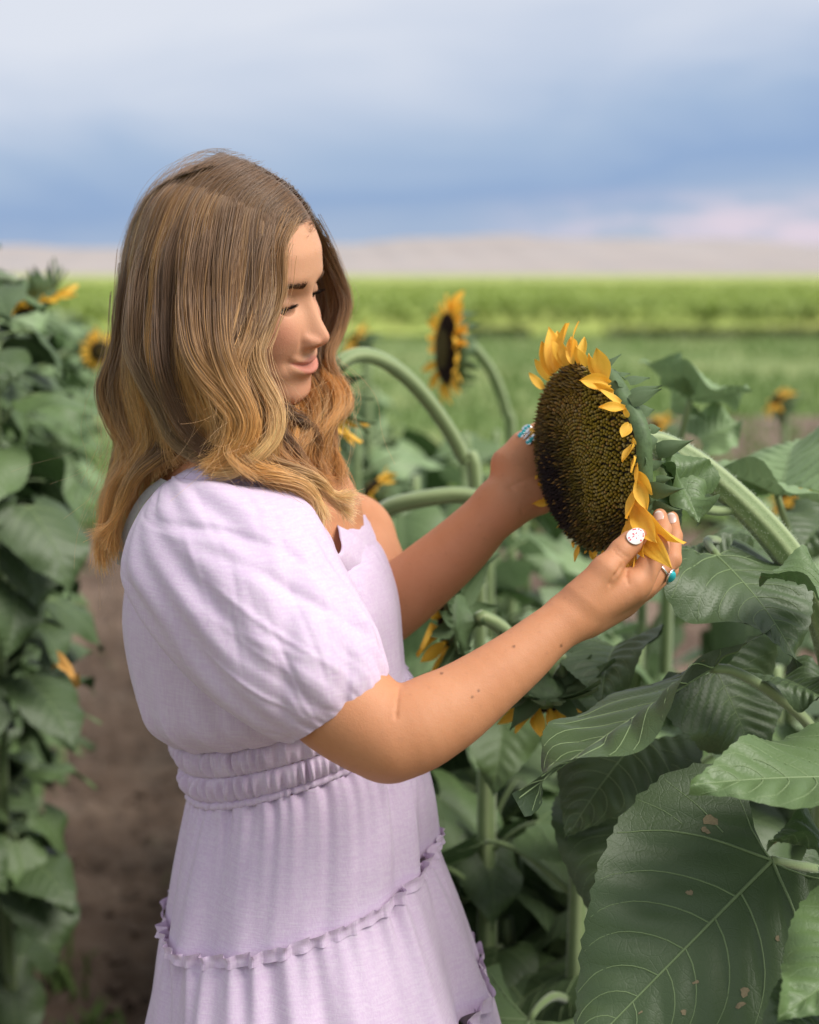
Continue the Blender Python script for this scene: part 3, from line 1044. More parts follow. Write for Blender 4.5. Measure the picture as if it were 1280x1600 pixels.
# ------------------------------------------------------------------ hair
NEAR = [
 [(474,337,1.335),(446,362,1.305),(438,406,1.290),(438,462,1.278),(419,508,1.268),(406,556,1.262),(415,592,1.258),(431,622,1.252),(437,655,1.248),(404,696,1.246),(345,722,1.250)],
 [(462,318,1.335),(433,345,1.295),(428,400,1.272),(427,462,1.262),(409,515,1.255),(387,560,1.250),(389,600,1.246),(409,640,1.242),(414,682,1.238),(440,728,1.236),(492,768,1.242)],
 [(445,300,1.335),(412,330,1.282),(402,400,1.256),(398,462,1.248),(382,520,1.244),(364,572,1.240),(374,620,1.238),(388,660,1.236),(372,700,1.234),(410,742,1.232),(500,800,1.240)],
 [(425,285,1.335),(380,318,1.278),(365,400,1.249),(358,470,1.242),(346,540,1.239),(348,590,1.237),(364,632,1.237),(362,672,1.238),(348,704,1.240),(336,722,1.244),(332,730,1.248)],
 [(405,272,1.340),(348,305,1.280),(325,390,1.248),(316,470,1.241),(314,545,1.241),(328,600,1.241),(342,645,1.245),(345,680,1.249),(338,704,1.252),(330,718,1.256),(326,724,1.260)],
 [(385,262,1.345),(318,295,1.285),(285,380,1.254),(273,470,1.250),(266,545,1.253),(274,605,1.258),(288,650,1.262),(304,682,1.266),(316,700,1.268),(324,712,1.270),(330,718,1.272)],
 [(370,255,1.350),(288,290,1.297),(248,380,1.272),(236,470,1.271),(230,550,1.275),(238,608,1.282),(252,650,1.288),(268,682,1.292),(284,698,1.294),(302,708,1.296),(318,714,1.296)],
 [(355,250,1.355),(258,293,1.322),(218,380,1.307),(209,470,1.307),(201,545,1.312),(198,605,1.317),(212,652,1.322),(222,690,1.328),(212,722,1.335),(196,752,1.338),(182,800,1.338)],
 [(345,247,1.365),(240,298,1.362),(199,380,1.362),(192,470,1.362),(184,545,1.367),(168,600,1.372),(174,650,1.372),(192,690,1.372),(180,745,1.377),(166,800,1.377),(172,868,1.382)],
 [(345,247,1.380),(242,298,1.402),(201,380,1.422),(196,470,1.422),(190,545,1.422),(178,600,1.422),(182,650,1.422),(197,690,1.422),(190,745,1.412),(180,800,1.412),(186,880,1.412)]]
FAR = [
 [(476,334,1.340),(490,345,1.365),(505,372,1.400),(523,420,1.425),(541,466,1.430),(538,500,1.430),(519,538,1.425),(520,572,1.407),(541,604,1.391),(545,632,1.378),(518,662,1.370),(512,704,1.370),(520,748,1.370)],
 [(474,328,1.342),(488,340,1.380),(500,375,1.425),(514,425,1.440),(528,470,1.442),(524,510,1.440),(505,545,1.435),(502,580,1.404),(520,615,1.378),(520,650,1.358),(498,690,1.345),(500,730,1.345),(530,780,1.345)],
 [(468,318,1.345),(482,332,1.385),(492,380,1.440),(500,435,1.450),(508,485,1.450),(498,530,1.445),(474,570,1.435),(470,605,1.395),(485,640,1.362),(482,680,1.339),(462,715,1.325),(470,750,1.325),(545,800,1.325)],
 [(455,300,1.350),(470,318,1.400),(478,380,1.450),(480,440,1.460),(480,500,1.458),(466,550,1.450),(446,590,1.435),(446,625,1.389),(458,660,1.352),(450,700,1.322),(435,735,1.305),(450,765,1.305),(505,795,1.305)],
 [(430,283,1.355),(452,300,1.415),(460,370,1.460),(458,440,1.468),(450,510,1.466),(432,565,1.455),(415,610,1.440),(418,650,1.387),(430,690,1.345),(420,730,1.314),(415,760,1.295),(430,785,1.295),(470,805,1.295)],
 [(400,266,1.360),(420,278,1.430),(425,360,1.475),(420,440,1.480),(405,520,1.476),(385,580,1.465),(370,620,1.450),(370,660,1.393),(375,700,1.347),(365,735,1.312),(360,760,1.290),(370,780,1.290),(390,800,1.290)],
 [(370,254,1.372),(375,258,1.440),(360,350,1.485),(345,440,1.490),(325,530,1.486),(305,590,1.475),(295,640,1.465),(292,680,1.455),(285,715,1.445),(270,740,1.440),(260,765,1.440),(250,790,1.440),(240,810,1.440)],
 [(352,248,1.380),(310,262,1.445),(275,350,1.475),(255,440,1.480),(240,530,1.476),(228,590,1.466),(222,640,1.460),(222,690,1.450),(215,730,1.445),(205,770,1.440),(200,810,1.436),(195,840,1.436),(192,870,1.436)]]


def on_skull(px, py, m):
    """depth at which a pixel's ray meets the skull, m metres proud of it"""
    c0 = H(-0.098, 0, 0.028)
    rr_ = np.array([0.090, 0.0715, 0.088]) * HSC + m
    v = C(px, py, 1.0) - EYE
    qq = ((EYE - c0) @ HW) / rr_; ww = (v @ HW) / rr_
    a, b, c = ww @ ww, qq @ ww, qq @ qq - 1
    D = b * b - a * c
    return None if D < 0 else (-b - math.sqrt(D)) / a


for g_ in NEAR[:8]:
    for k_, m_, w_ in ((0, 0.003, 1.0), (1, 0.011, 1.0), (2, 0.019, 0.62), (3, 0.026, 0.30)):
        d_ = on_skull(g_[k_][0], g_[k_][1], m_)
        if d_ is not None:
            g_[k_] = (g_[k_][0], g_[k_][1], d_ * w_ + g_[k_][2] * (1 - w_))


def sheet(G, K):
    return np.stack([crom(Cs(g), K) for g in G])          # (ng,K,3)


def along(A, u):
    """interpolate guide index u (0..ng-1) with Catmull-Rom"""
    ng = len(A)
    k = np.clip(np.floor(u).astype(int), 0, ng - 2)
    x = (u - k)[:, None, None]
    g = lambda i: A[np.clip(i, 0, ng - 1)]
    p0, p1, p2, p3 = g(k - 1), g(k), g(k + 1), g(k + 2)
    return 0.5 * (2 * p1 + (p2 - p0) * x + (2 * p0 - 5 * p1 + 4 * p2 - p3) * x ** 2 + (3 * p1 - p0 - 3 * p2 + p3) * x ** 3)


ROOT = np.array([0.165, 0.088, 0.044]); MID = np.array([0.265, 0.128, 0.045]); TIP = np.array([0.74, 0.40, 0.135]); DARK = np.array([0.055, 0.028, 0.014])


def make_strands(G, n, nlock, seed, layers, amp, front=0.0, K=34, spread=1.0, wave=0.0055):
    r = np.random.default_rng(seed)
    A = sheet(G, K); ng = len(G)
    t = np.linspace(0, 1, K)
    cen = np.linspace(0, ng - 1, nlock) + r.normal(0, 0.35 * (ng - 1) / nlock, nlock)
    wl = (ng - 1) / nlock * r.uniform(0.6, 1.5, nlock)
    lk = r.integers(0, nlock, n)
    du = r.normal(0, 0.55, n) * wl[lk]
    lay = r.integers(0, layers, n)
    # locks: own phase per (lock, layer)
    lid = lk * layers + lay
    NL = nlock * layers
    lcut = r.uniform(0.80, 1.0, NL)
    ph = r.uniform(0, 6.28, (NL, 3)); fr = r.uniform(1.2, 2.6, (NL, 3)); am = r.normal(0, 1, (NL, 3))
    u = np.clip(cen[lk] + du * 1.0, 0, ng - 1)
    uc = np.clip(cen[lk], 0, ng - 1)
    Su = along(A, u); Sc = along(A, uc)
    cl = (0.92 * np.clip((t - 0.25) / 0.75, 0, 1) ** 0.7)[None, :, None] * r.uniform(0.5, 1.1, n)[:, None, None]
    S = Su + (Sc - Su) * cl
    g = np.clip((t - 0.08) / 0.92, 0, 1)
    off = np.stack([am[lid, c][:, None] * np.sin(t[None, :] * fr[lid, c][:, None] * 3.2 + ph[lid, c][:, None]) for c in range(3)], -1)
    S = S + off * (amp * np.array([0.6, 1.0, 0.5])) * (g ** 0.9)[None, :, None]
    # coherent waves in the lower half
    wph = uc * 1.1 + lay * 1.3 + r.normal(0, 0.25, n)
    wv = np.sin(t[None, :] * 10.5 + wph[:, None]) * np.clip((t - 0.42) / 0.35, 0, 1)[None, :] * wave
    wv2 = np.cos(t[None, :] * 10.5 + wph[:, None]) * np.clip((t - 0.42) / 0.35, 0, 1)[None, :] * wave
    S = S + wv[..., None] * (CR * 0.85 + CU * 0.3) + wv2[..., None] * CF * 0.8
    # inner layers sit further from the camera
    away = S - EYE; away /= np.linalg.norm(away, axis=2)[..., None]
    S = S + away * (lay[:, None] * 0.010 * np.sin(np.clip(t * 4, 0, 1.57)) + np.abs(r.normal(0, 0.0022, n))[:, None] * np.ones(K))[..., None]
    # fine frizz
    for q_ in range(2):
        fz = r.normal(0, 1, (n, 1, 3)) * np.sin(t[None, :, None] * r.uniform(3, 11, (n, 1, 3)) + r.uniform(0, 6.28, (n, 1, 3)))
        S = S + fz * 0.0011 * spread * (0.25 + g)[None, :, None]
    S = S + (r.normal(0, 1, (n, 1, 3)) * 0.0055 * spread) * (np.clip((t - 0.55) / 0.45, 0, 1) ** 2)[None, :, None]
    S = S + (r.normal(0, 1, (n, 1, 3)) * 0.0018) * (np.clip(1 - t / 0.10, 0, 1))[None, :, None]
    # length variation
    cut = np.clip(lcut[lid] - np.abs(r.normal(0, 0.05, n)), 0.5, 1)
    idx = cut[:, None] * np.linspace(0, K - 1, K)[None, :]
    i0 = np.floor(idx).astype(int); i1 = np.minimum(i0 + 1, K - 1); fx = (idx - i0)[..., None]
    ar = np.arange(n)[:, None]
    S = S[ar, i0] * (1 - fx) + S[ar, i1] * fx
    # colour; inner layers tinted darker, painting in the shade between strands
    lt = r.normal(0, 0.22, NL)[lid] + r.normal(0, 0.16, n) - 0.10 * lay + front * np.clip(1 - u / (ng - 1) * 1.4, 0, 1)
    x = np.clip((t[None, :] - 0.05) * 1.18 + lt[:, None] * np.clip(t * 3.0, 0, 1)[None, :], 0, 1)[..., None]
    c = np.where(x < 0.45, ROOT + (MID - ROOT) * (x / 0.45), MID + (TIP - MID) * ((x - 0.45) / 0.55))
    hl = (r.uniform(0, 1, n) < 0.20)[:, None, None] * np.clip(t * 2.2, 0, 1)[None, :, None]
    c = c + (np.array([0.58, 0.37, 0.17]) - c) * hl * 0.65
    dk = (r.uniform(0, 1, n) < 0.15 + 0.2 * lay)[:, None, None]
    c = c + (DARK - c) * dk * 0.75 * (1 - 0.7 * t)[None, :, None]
    return S, c


def push_out(S, m=0.005, view=False):
    n, k, _ = S.shape
    p = S.reshape(-1, 3).copy()
    def fld(x):
        q = ((x - HP) @ HW) / HSC
        return ell(q, np.array([-0.098, 0, 0.028]), np.array([0.090, 0.0715, 0.088])) * HSC
    def trs(x):
        d = cone(x, H(-0.085, 0, -0.055), NECK_B, 0.047, 0.054)
        d = smin(d, cone(x, NECK_B, C(372, 830, 1.41), 0.052, 0.075), 0.03)
        d = smin(d, cone(x, NECK_B, SH_N, 0.042, 0.050), 0.04)
        return smin(d, cone(x, C(440, 815, 1.40), C(440, 900, 1.40), 0.078, 0.09), 0.03)
    r = np.random.default_rng(4)
    mm = m * (0.4 + 1.2 * np.repeat(r.uniform(0, 1, n), k))
    if view:      # near side: let strands ride over the skull without bending sideways
        c0 = H(-0.098, 0, 0.028)
        rr_ = np.array([0.090, 0.0715, 0.088]) * HSC + mm[:, None]
        v = p - EYE; v /= np.linalg.norm(v, axis=1)[:, None]
        qq = ((p - c0) @ HW) / rr_; ww = (v @ HW) / rr_
        q2 = (qq * qq).sum(1); w2 = (ww * ww).sum(1); qw = (qq * ww).sum(1)
        ins = q2 < 1
        tt = (qw + np.sqrt(np.maximum(qw * qw - w2 * (q2 - 1), 0))) / w2
        p = np.where(ins[:, None], p - v * tt[:, None], p)
    for fn in ((trs,) if view else (fld, trs, fld)):
        d = fn(p)
        i = np.where(d < mm)[0]
        if len(i) == 0:
            continue
        x = p[i]; e = 0.002
        g = np.stack([fn(x + e * a) - fn(x - e * a) for a in np.eye(3)], 1)
        g /= np.linalg.norm(g, axis=1)[:, None] + 1e-9
        p[i] = x + g * (mm[i] - d[i])[:, None]
    return p.reshape(n, k, 3)


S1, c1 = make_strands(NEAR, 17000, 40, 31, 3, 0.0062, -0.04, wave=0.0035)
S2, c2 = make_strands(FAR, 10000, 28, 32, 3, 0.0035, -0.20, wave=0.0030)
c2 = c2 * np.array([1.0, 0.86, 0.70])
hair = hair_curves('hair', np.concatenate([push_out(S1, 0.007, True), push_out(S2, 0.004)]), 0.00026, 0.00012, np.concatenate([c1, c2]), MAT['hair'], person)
# large loose curls laid over the sheets: path, width (px), strands, start and end colour
GOLD = np.array([0.70, 0.365, 0.115]); PALE = np.array([0.82, 0.52, 0.225]); AMB = np.array([0.42, 0.19, 0.055]); BRN = np.array([0.105, 0.052, 0.024]); ASH = np.array([0.30, 0.19, 0.095])
LOCKS = [
    ([(330,330,1.262),(312,400,1.240),(300,470,1.232),(302,540,1.228),(322,585,1.226),(348,620,1.226),(367,655,1.226),(360,690,1.230),(344,715,1.236),(322,732,1.244)], 17, 520, ROOT, GOLD),
    ([(372,310,1.262),(352,400,1.238),(345,480,1.230),(346,540,1.226),(360,588,1.224),(382,630,1.222),(390,664,1.222),(376,696,1.226),(346,722,1.234),(322,732,1.242)], 16, 520, ROOT, GOLD),
    ([(464,335,1.325),(438,385,1.288),(433,455,1.268),(416,510,1.256),(402,545,1.250),(406,578,1.246),(421,612,1.240),(433,642,1.236),(429,680,1.232),(406,710,1.230),(372,733,1.234),(330,735,1.242)], 12, 520, MID, PALE),
    ([(432,330,1.300),(408,400,1.262),(398,470,1.250),(392,520,1.244),(376,555,1.238),(371,590,1.234),(388,636,1.230),(398,668,1.228),(388,698,1.230),(356,724,1.238)], 10, 380, ROOT, GOLD),
    ([(300,330,1.275),(268,400,1.252),(256,480,1.246),(253,560,1.246),(268,626,1.248),(294,677,1.250),(330,705,1.250),(366,704,1.246),(394,684,1.240)], 15, 360, ROOT * 0.75, BRN * 1.35),
    ([(262,330,1.300),(226,420,1.284),(212,490,1.278),(209,545,1.276),(222,588,1.272),(243,632,1.270),(262,676,1.272),(286,700,1.274),(320,714,1.274)], 12, 420, ROOT, ASH),
    ([(205,380,1.340),(192,470,1.340),(182,550,1.345),(162,608,1.350),(173,655,1.350),(194,694,1.348),(196,728,1.346),(175,762,1.344),(164,802,1.342),(157,845,1.340),(161,890,1.340)], 11, 420, ROOT, GOLD),
    ([(215,450,1.330),(200,540,1.335),(182,600,1.340),(190,660,1.340),(208,705,1.336),(206,748,1.334),(192,788,1.334),(178,830,1.336),(180,872,1.338)], 9, 300, ROOT, GOLD),
    ([(300,640,1.300),(285,690,1.300),(250,716,1.302),(215,744,1.308),(194,786,1.318),(172,822,1.324),(146,838,1.326)], 7, 240, BRN, GOLD),
    ([(260,650,1.310),(248,700,1.310),(222,728,1.312),(196,764,1.318),(180,806,1.324),(168,858,1.328)], 7, 220, BRN, GOLD),
    ([(372,715,1.236),(404,734,1.228),(438,744,1.226),(478,760,1.232),(498,786,1.238),(504,816,1.240)], 9, 320, GOLD, PALE),
    ([(392,700,1.240),(424,724,1.236),(468,738,1.240),(502,755,1.250),(522,774,1.258),(556,778,1.262)], 9, 320, MID, PALE),
    ([(420,690,1.252),(448,722,1.252),(482,748,1.258),(510,772,1.264),(532,792,1.270),(550,806,1.272)], 10, 320, AMB, PALE),
    ([(484,340,1.350),(510,385,1.400),(534,440,1.420),(542,478,1.422),(530,520,1.415),(516,556,1.405),(528,592,1.398),(546,622,1.392),(538,644,1.388),(514,652,1.386)], 8, 340, ROOT, AMB),
    ([(500,520,1.425),(494,560,1.415),(502,600,1.400),(515,642,1.388),(522,690,1.378),(521,728,1.370),(514,764,1.362)], 9, 320, BRN, AMB * 1.2),
    ([(430,632,1.330),(452,646,1.335),(476,660,1.340),(498,686,1.345),(498,716,1.345),(506,750,1.340)], 8, 260, BRN, AMB),
    ([(428,650,1.310),(444,680,1.310),(464,706,1.310),(486,734,1.305),(520,760,1.300)], 8, 240, BRN, AMB * 1.25)]


def make_lock(path, wpx, n, c0, c1, seed):
    path = list(path)
    for k_, (x_, y_, z_) in enumerate(path):
        if y_ < 540 and x_ < 480:
            d_ = on_skull(x_, y_, float(np.interp(y_, [320, 360, 400, 470], [0.006, 0.013, 0.020, 0.026])))
            if d_ is not None and z_ < 1.34:
                w_ = float(np.interp(y_, [340, 400, 470, 540], [1.0, 0.62, 0.30, 0.0]))
                path[k_] = (x_, y_, (d_ - 0.004) * w_ + z_ * (1 - w_))
    r = np.random.default_rng(seed)
    K = 34
    P = crom(Cs(path), K)
    t = np.linspace(0, 1, K)
    T_ = np.gradient(P, axis=0); T_ /= np.linalg.norm(T_, axis=1)[:, None]
    vd = P - EYE; vd /= np.linalg.norm(vd, axis=1)[:, None]
    A = np.cross(T_, vd); A /= np.linalg.norm(A, axis=1)[:, None]
    Bn = np.cross(A, T_)
    Rw = wpx * 1.25 / FPX * np.interp(t, [0, .25, .6, .85, 1], [1.5, 1.1, 0.9, 0.55, 0.22])
    rho = np.minimum(np.abs(r.normal(0, 0.62, n)), 1.8); an = r.uniform(0, 6.28, n)
    tw = r.normal(1.1, 0.25)
    ang = an[:, None] + tw * t[None, :] * 2.2
    S = P[None] + (rho[:, None] * np.cos(ang) * Rw)[..., None] * A[None] + (0.5 * rho[:, None] * np.sin(ang) * Rw)[..., None] * Bn[None]
    for q_ in range(2):
        S = S + r.normal(0, 1, (n, 1, 3)) * np.sin(t[None, :, None] * r.uniform(3, 10, (n, 1, 3)) + r.uniform(0, 6.28, (n, 1, 3))) * 0.0009 * (0.3 + t)[None, :, None]
    S = S + r.normal(0, 1, (n, 1, 3)) * 0.0050 * (np.clip((t - 0.7) / 0.3, 0, 1) ** 2)[None, :, None]
    i0 = r.uniform(0.0, 0.34, n); cut = np.clip(1 - np.abs(r.normal(0, 0.05, n)), 0.7, 1)
    idx = (i0[:, None] + (cut - i0)[:, None] * t[None, :]) * (K - 1)
    k0 = np.floor(idx).astype(int); k1 = np.minimum(k0 + 1, K - 1); fx = (idx - k0)[..., None]
    ar = np.arange(n)[:, None]
    S = S[ar, k0] * (1 - fx) + S[ar, k1] * fx
    x = np.clip((t[None, :] - 0.12) * 1.5 + r.normal(0, 0.13, n)[:, None], 0, 1)[..., None]
    c = c0 + (c1 - c0) * x
    c = c * np.exp(r.normal(0, 0.22, n))[:, None, None]
    return S, np.clip(c, 0.01, 0.95)


LS, LC = zip(*[make_lock(p, w_, n, a, b, 900 + i) for i, (p, w_, n, a, b) in enumerate(LOCKS)])
link_curl = hair_curves('hair_curls', push_out(np.concatenate(LS), 0.0095, True), 0.00025, 0.00011, np.concatenate(LC), MAT['hair'], hair, kind='stuff')
# flyaway strands
S3, c3 = make_strands(NEAR + [NEAR[-1]], 380, 60, 33, 1, 0.010, 0.1, spread=7.0)
S4, c4 = make_strands(FAR[:4], 140, 20, 34, 1, 0.010, 0.1, spread=7.0)
link_fly = hair_curves('flyaway_strands', push_out(np.concatenate([S3, S4]), 0.009), 0.00011, 0.00007, np.concatenate([c3, c4]) * 0.9 + 0.06, MAT['hair'], hair, kind='stuff')
print('hair', round(time.time() - T0, 1))

# ------------------------------------------------------------------ dress
NTH = 420
TH = np.linspace(0, 2 * np.pi, NTH, endpoint=False)      # 0 = right in view, -90 deg = towards the camera


def ring(cx, cy, d, apx, b, tr=0.0, p=2.2):
    c = C(cx, cy, d)
    sc = d / FPX
    ct, st = np.cos(TH), np.sin(TH)
    k = (np.abs(ct) ** p + np.abs(st) ** p) ** (-1 / p)
    x = apx * sc * ct * k; y = b * st * k
    z = tr * sc * ct * k
    return np.c_[c[0] + x, c[1] + y, c[2] + z], np.c_[ct, st, np.zeros(NTH)]


def interp_rings(specs, n):
    A = np.array(specs, float)
    t = np.linspace(0, 1, n)
    x = np.linspace(0, 1, len(A))
    return np.stack([crom(A, n)[:, k] for k in range(A.shape[1])], 1) if False else crom(A, n)


def loft(name, specs, n, disp, parent, mat=MAT['fabric'], zoff=None, thick=True):
    R_ = interp_rings(specs, n)
    V = []
    for i, s in enumerate(R_):
        P, N = ring(*s)
        v = i / (n - 1)
        P = P + N * disp(TH, v)[:, None]
        if zoff is not None:
            P[:, 2] += zoff(TH, v)
        V.append(P)
    V = np.concatenate(V)
    me = new_mesh(name, V, grid_faces(n, NTH, True)[:, ::-1], mat)
    return link(name, me, parent)


def per(th, seed, freqs):
    """periodic noise round the body"""
    r = np.random.default_rng(seed)
    o = np.zeros_like(th)
    for f in freqs:
        o = o + r.normal() * np.sin(f * th + r.uniform(0, 6.28))
    return o / math.sqrt(len(freqs))


def gather(th, v, seed, f0, f1, amp):
    fr = np.arange(f0, f1)
    r = np.random.default_rng(seed)
    o = np.zeros_like(th)
    for f in fr:
        a = r.normal(); p_ = r.uniform(0, 6.28); dr = r.normal(0, 1.0)
        o = o + a * np.sin(f * th + p_ + dr * v)
    return amp * o / math.sqrt(len(fr))


# bodice (the dress object itself), with waistband, sleeves, skirt tiers and ruffles as its parts
BOD = [(395, 838, 1.41, 182, .135, 20), (402, 880, 1.41, 200, .140, 20), (410, 950, 1.41, 212, .142, 18), (420, 1030, 1.41, 207, .142, 25), (430, 1075, 1.41, 200, .138, 32), (452, 1098, 1.41, 186, .122, 42), (458, 1100, 1.41, 178, .112, 46)]


def bod_d(th, v):
    d = 0.0030 * gather(th, v * 2.0, 41, 6, 30, 1.0) * (0.25 + 0.75 * np.clip((v - 0.4) / 0.4, 0, 1))
    d += 0.0016 * gather(th, v * 3, 42, 30, 70, 1.0) * np.clip(np.abs(v - 0.45) * 2.4 - 0.25, 0, 1)
    return d


def bod_z(th, v):
    # neckline: dips to a V in front (towards lower right in view), rises to the straps
    w_ = np.clip(1 - v / 0.35, 0, 1)
    fr = np.exp(-0.5 * ((np.angle(np.exp(1j * (th + 0.75)))) / 0.32) ** 2)
    far = np.exp(-0.5 * ((np.angle(np.exp(1j * (th - 0.30)))) / 0.45) ** 2)
    bk = np.exp(-0.5 * ((np.angle(np.exp(1j * (th - 3.1)))) / 0.7) ** 2)
    return w_ * (-0.020 * fr - 0.014 * far - 0.01 * bk)


dress = loft('dress', BOD, 60, bod_d, person, zoff=bod_z)


def band(seed, spec0, spec1, bulge):
    A = [np.array(spec0, float), np.array(spec1, float)]
    def d(th, v):
        prof = math.sin(math.pi * min(max(v, 0), 1)) ** 0.6
        pk = gather(th, v * 1.6, seed, 30, 75, 1.0)
        pk2 = gather(th, v * 0.6, seed + 1, 60, 120, 1.0)
        return bulge * prof + 0.0034 * pk * prof + 0.0018 * pk2 * (0.4 + prof)
    mid = (A[0] + A[1]) / 2
    return loft('waistband', [A[0], mid, A[1]], 24, d, dress)


band(51, (458, 1100, 1.41, 178, .112, 46), (462, 1138, 1.41, 172, .107, 50), 0.0058)
band(53, (462, 1138, 1.41, 172, .107, 50), (467, 1174, 1.41, 167, .103, 54), 0.0055)


def cord_d(th, v):
    return 0.0035 * math.sin(math.pi * v) ** 0.5 + 0.0010 * gather(th, 0, 55, 60, 130, 1.0)


loft('waist_cord', [(467, 1172, 1.41, 168, .1035, 54), (467, 1178, 1.41, 168, .1035, 54), (467, 1184, 1.41, 168, .104, 54)], 10, cord_d, dress)


def skirt_d(seed, amp_top, amp_bot):
    def d(th, v):
        top = gather(th, v * 0.8, seed, 22, 60, 1.0) * amp_top * math.exp(-v * 3.2)
        low = gather(th, v * 0.9, seed + 1, 5, 16, 1.0) * amp_bot * v ** 0.8
        mid = gather(th, v * 0.7, seed + 2, 14, 30, 1.0) * amp_bot * 0.35 * (0.25 + 0.75 * v)
        return top + low + mid
    return d


SK1 = [(467, 1182, 1.41, 168, .104, 54), (472, 1215, 1.41, 181, .118, 56), (472, 1290, 1.41, 196, .142, 58), (468, 1372, 1.41, 205, .160, 60)]
SK2 = [(468, 1366, 1.41, 203, .158, 60), (472, 1400, 1.41, 216, .168, 60), (482, 1480, 1.41, 236, .188, 60), (492, 1580, 1.41, 258, .206, 60)]
SK3 = [(492, 1574, 1.41, 256, .204, 60), (500, 1630, 1.41, 274, .216, 55), (510, 1800, 1.41, 305, .240, 40), (516, 2100, 1.41, 330, .262, 20), (520, 2420, 1.41, 350, .28, 0)]
loft('skirt_tier', SK1, 60, skirt_d(61, 0.0042, 0.0055), dress)
loft('skirt_tier', SK2, 50, skirt_d(65, 0.0056, 0.0105), dress)
loft('skirt_tier', SK3, 60, skirt_d(69, 0.0042, 0.012), dress)


def ruffle(spec, seed, base_disp):
    n = 7
    N2 = 2200
    th = np.linspace(0, 2 * np.pi, N2, endpoint=False)
    P0, N0 = ring(*spec)
    P = np.stack([np.interp(th, np.append(TH, 2 * np.pi), np.append(P0[:, k], P0[0, k])) for k in range(3)], 1)
    N = np.c_[np.cos(th), np.sin(th), np.zeros(N2)]
    d0 = np.interp(th, np.append(TH, 2 * np.pi), np.append(base_disp, base_disp[0]))
    tg = np.roll(P, -1, 0) - np.roll(P, 1, 0); tg /= np.linalg.norm(tg, axis=1)[:, None]
    wv = gather(th, 0, seed, 26, 64, 1.0); wv2 = gather(th, 0, seed + 1, 26, 64, 1.0); wl = gather(th, 0, seed + 2, 4, 14, 1.0)
    V = []
    for i in range(n):
        v = i / (n - 1) * 2 - 1                       # -1 lower edge, +1 upper edge
        e = abs(v)
        out = d0 + 0.0032 + 0.0018 * e + (0.0026 * wv if v > 0 else 0.0012 * wv2) * e ** 1.5
        up = v * 0.0060 + (0.0009 * wv2 if v > 0 else 0.0006 * wv) * e + 0.0012 * wl
        V.append(P + N * out[:, None] + np.array([0, 0, 1.0]) * up[:, None] + tg * (0.0025 * wv2 * max(v, 0))[:, None])
    me = new_mesh('ruffle', np.concatenate(V), grid_faces(n, N2, True), MAT['fabric'])
    sd = None
    return link('ruffle', me, dress)


ruffle(SK2[0], 71, np.maximum(skirt_d(61, 0.0042, 0.0055)(TH, 0.985), skirt_d(65, 0.0056, 0.0105)(TH, 0.03)))
ruffle(SK3[0], 75, np.maximum(skirt_d(65, 0.0056, 0.0105)(TH, 0.985), skirt_d(69, 0.0042, 0.012)(TH, 0.03)))

# near puff sleeve, lofted along the upper arm
SA = np.array([290.0, 760.0]); SU = np.array([0.574, 0.819]); SN = np.array([0.819, -0.574])
#      along, n_low, n_high, depth centre, half depth
SLV = [(-20, -34, 14, 1.325, .020), (-8, -70, 50, 1.312, .050), (22, -118, 88, 1.296, .074), (60, -153, 116, 1.278, .086), (108, -163, 137, 1.258, .092),
       (170, -164, 141, 1.238, .094), (240, -158, 131, 1.222, .092), (300, -147, 126, 1.210, .088), (350, -133, 119, 1.202, .079), (390, -116, 106, 1.196, .066), (412, -103, 100, 1.195, .057), (420, -97, 95, 1.194, .053)]
nS = 170
AS = crom(np.array(SLV, float) * [1, 1, 1, 1000, 3000], nS) / [1, 1, 1, 1000, 3000]
thS = np.linspace(0, 2 * np.pi, 420, endpoint=False)
rc_ = np.random.default_rng(17)
FINE_CR = [(rc_.uniform(-2.9, 0.2), rc_.uniform(0.08, 0.95), rc_.choice([-1, 1, 1]) * rc_.uniform(0.25, 0.9), rc_.uniform(0.022, 0.05), rc_.uniform(0.05, 0.13), rc_.choice([-1, 1]) * rc_.uniform(0.0005, 0.0014)) for _ in range(46)]
FINE_CR += [(rc_.uniform(-2.9, 0.3), 0.03, 9.0, rc_.uniform(0.03, 0.06), 0.09, rc_.uniform(-0.006, -0.002)) for _ in range(12)]
FINE_CR += [(rc_.uniform(-2.9, 0.3), 0.99, 9.0, rc_.uniform(0.03, 0.05), 0.06, rc_.uniform(-0.003, -0.001)) for _ in range(14)]
V = []
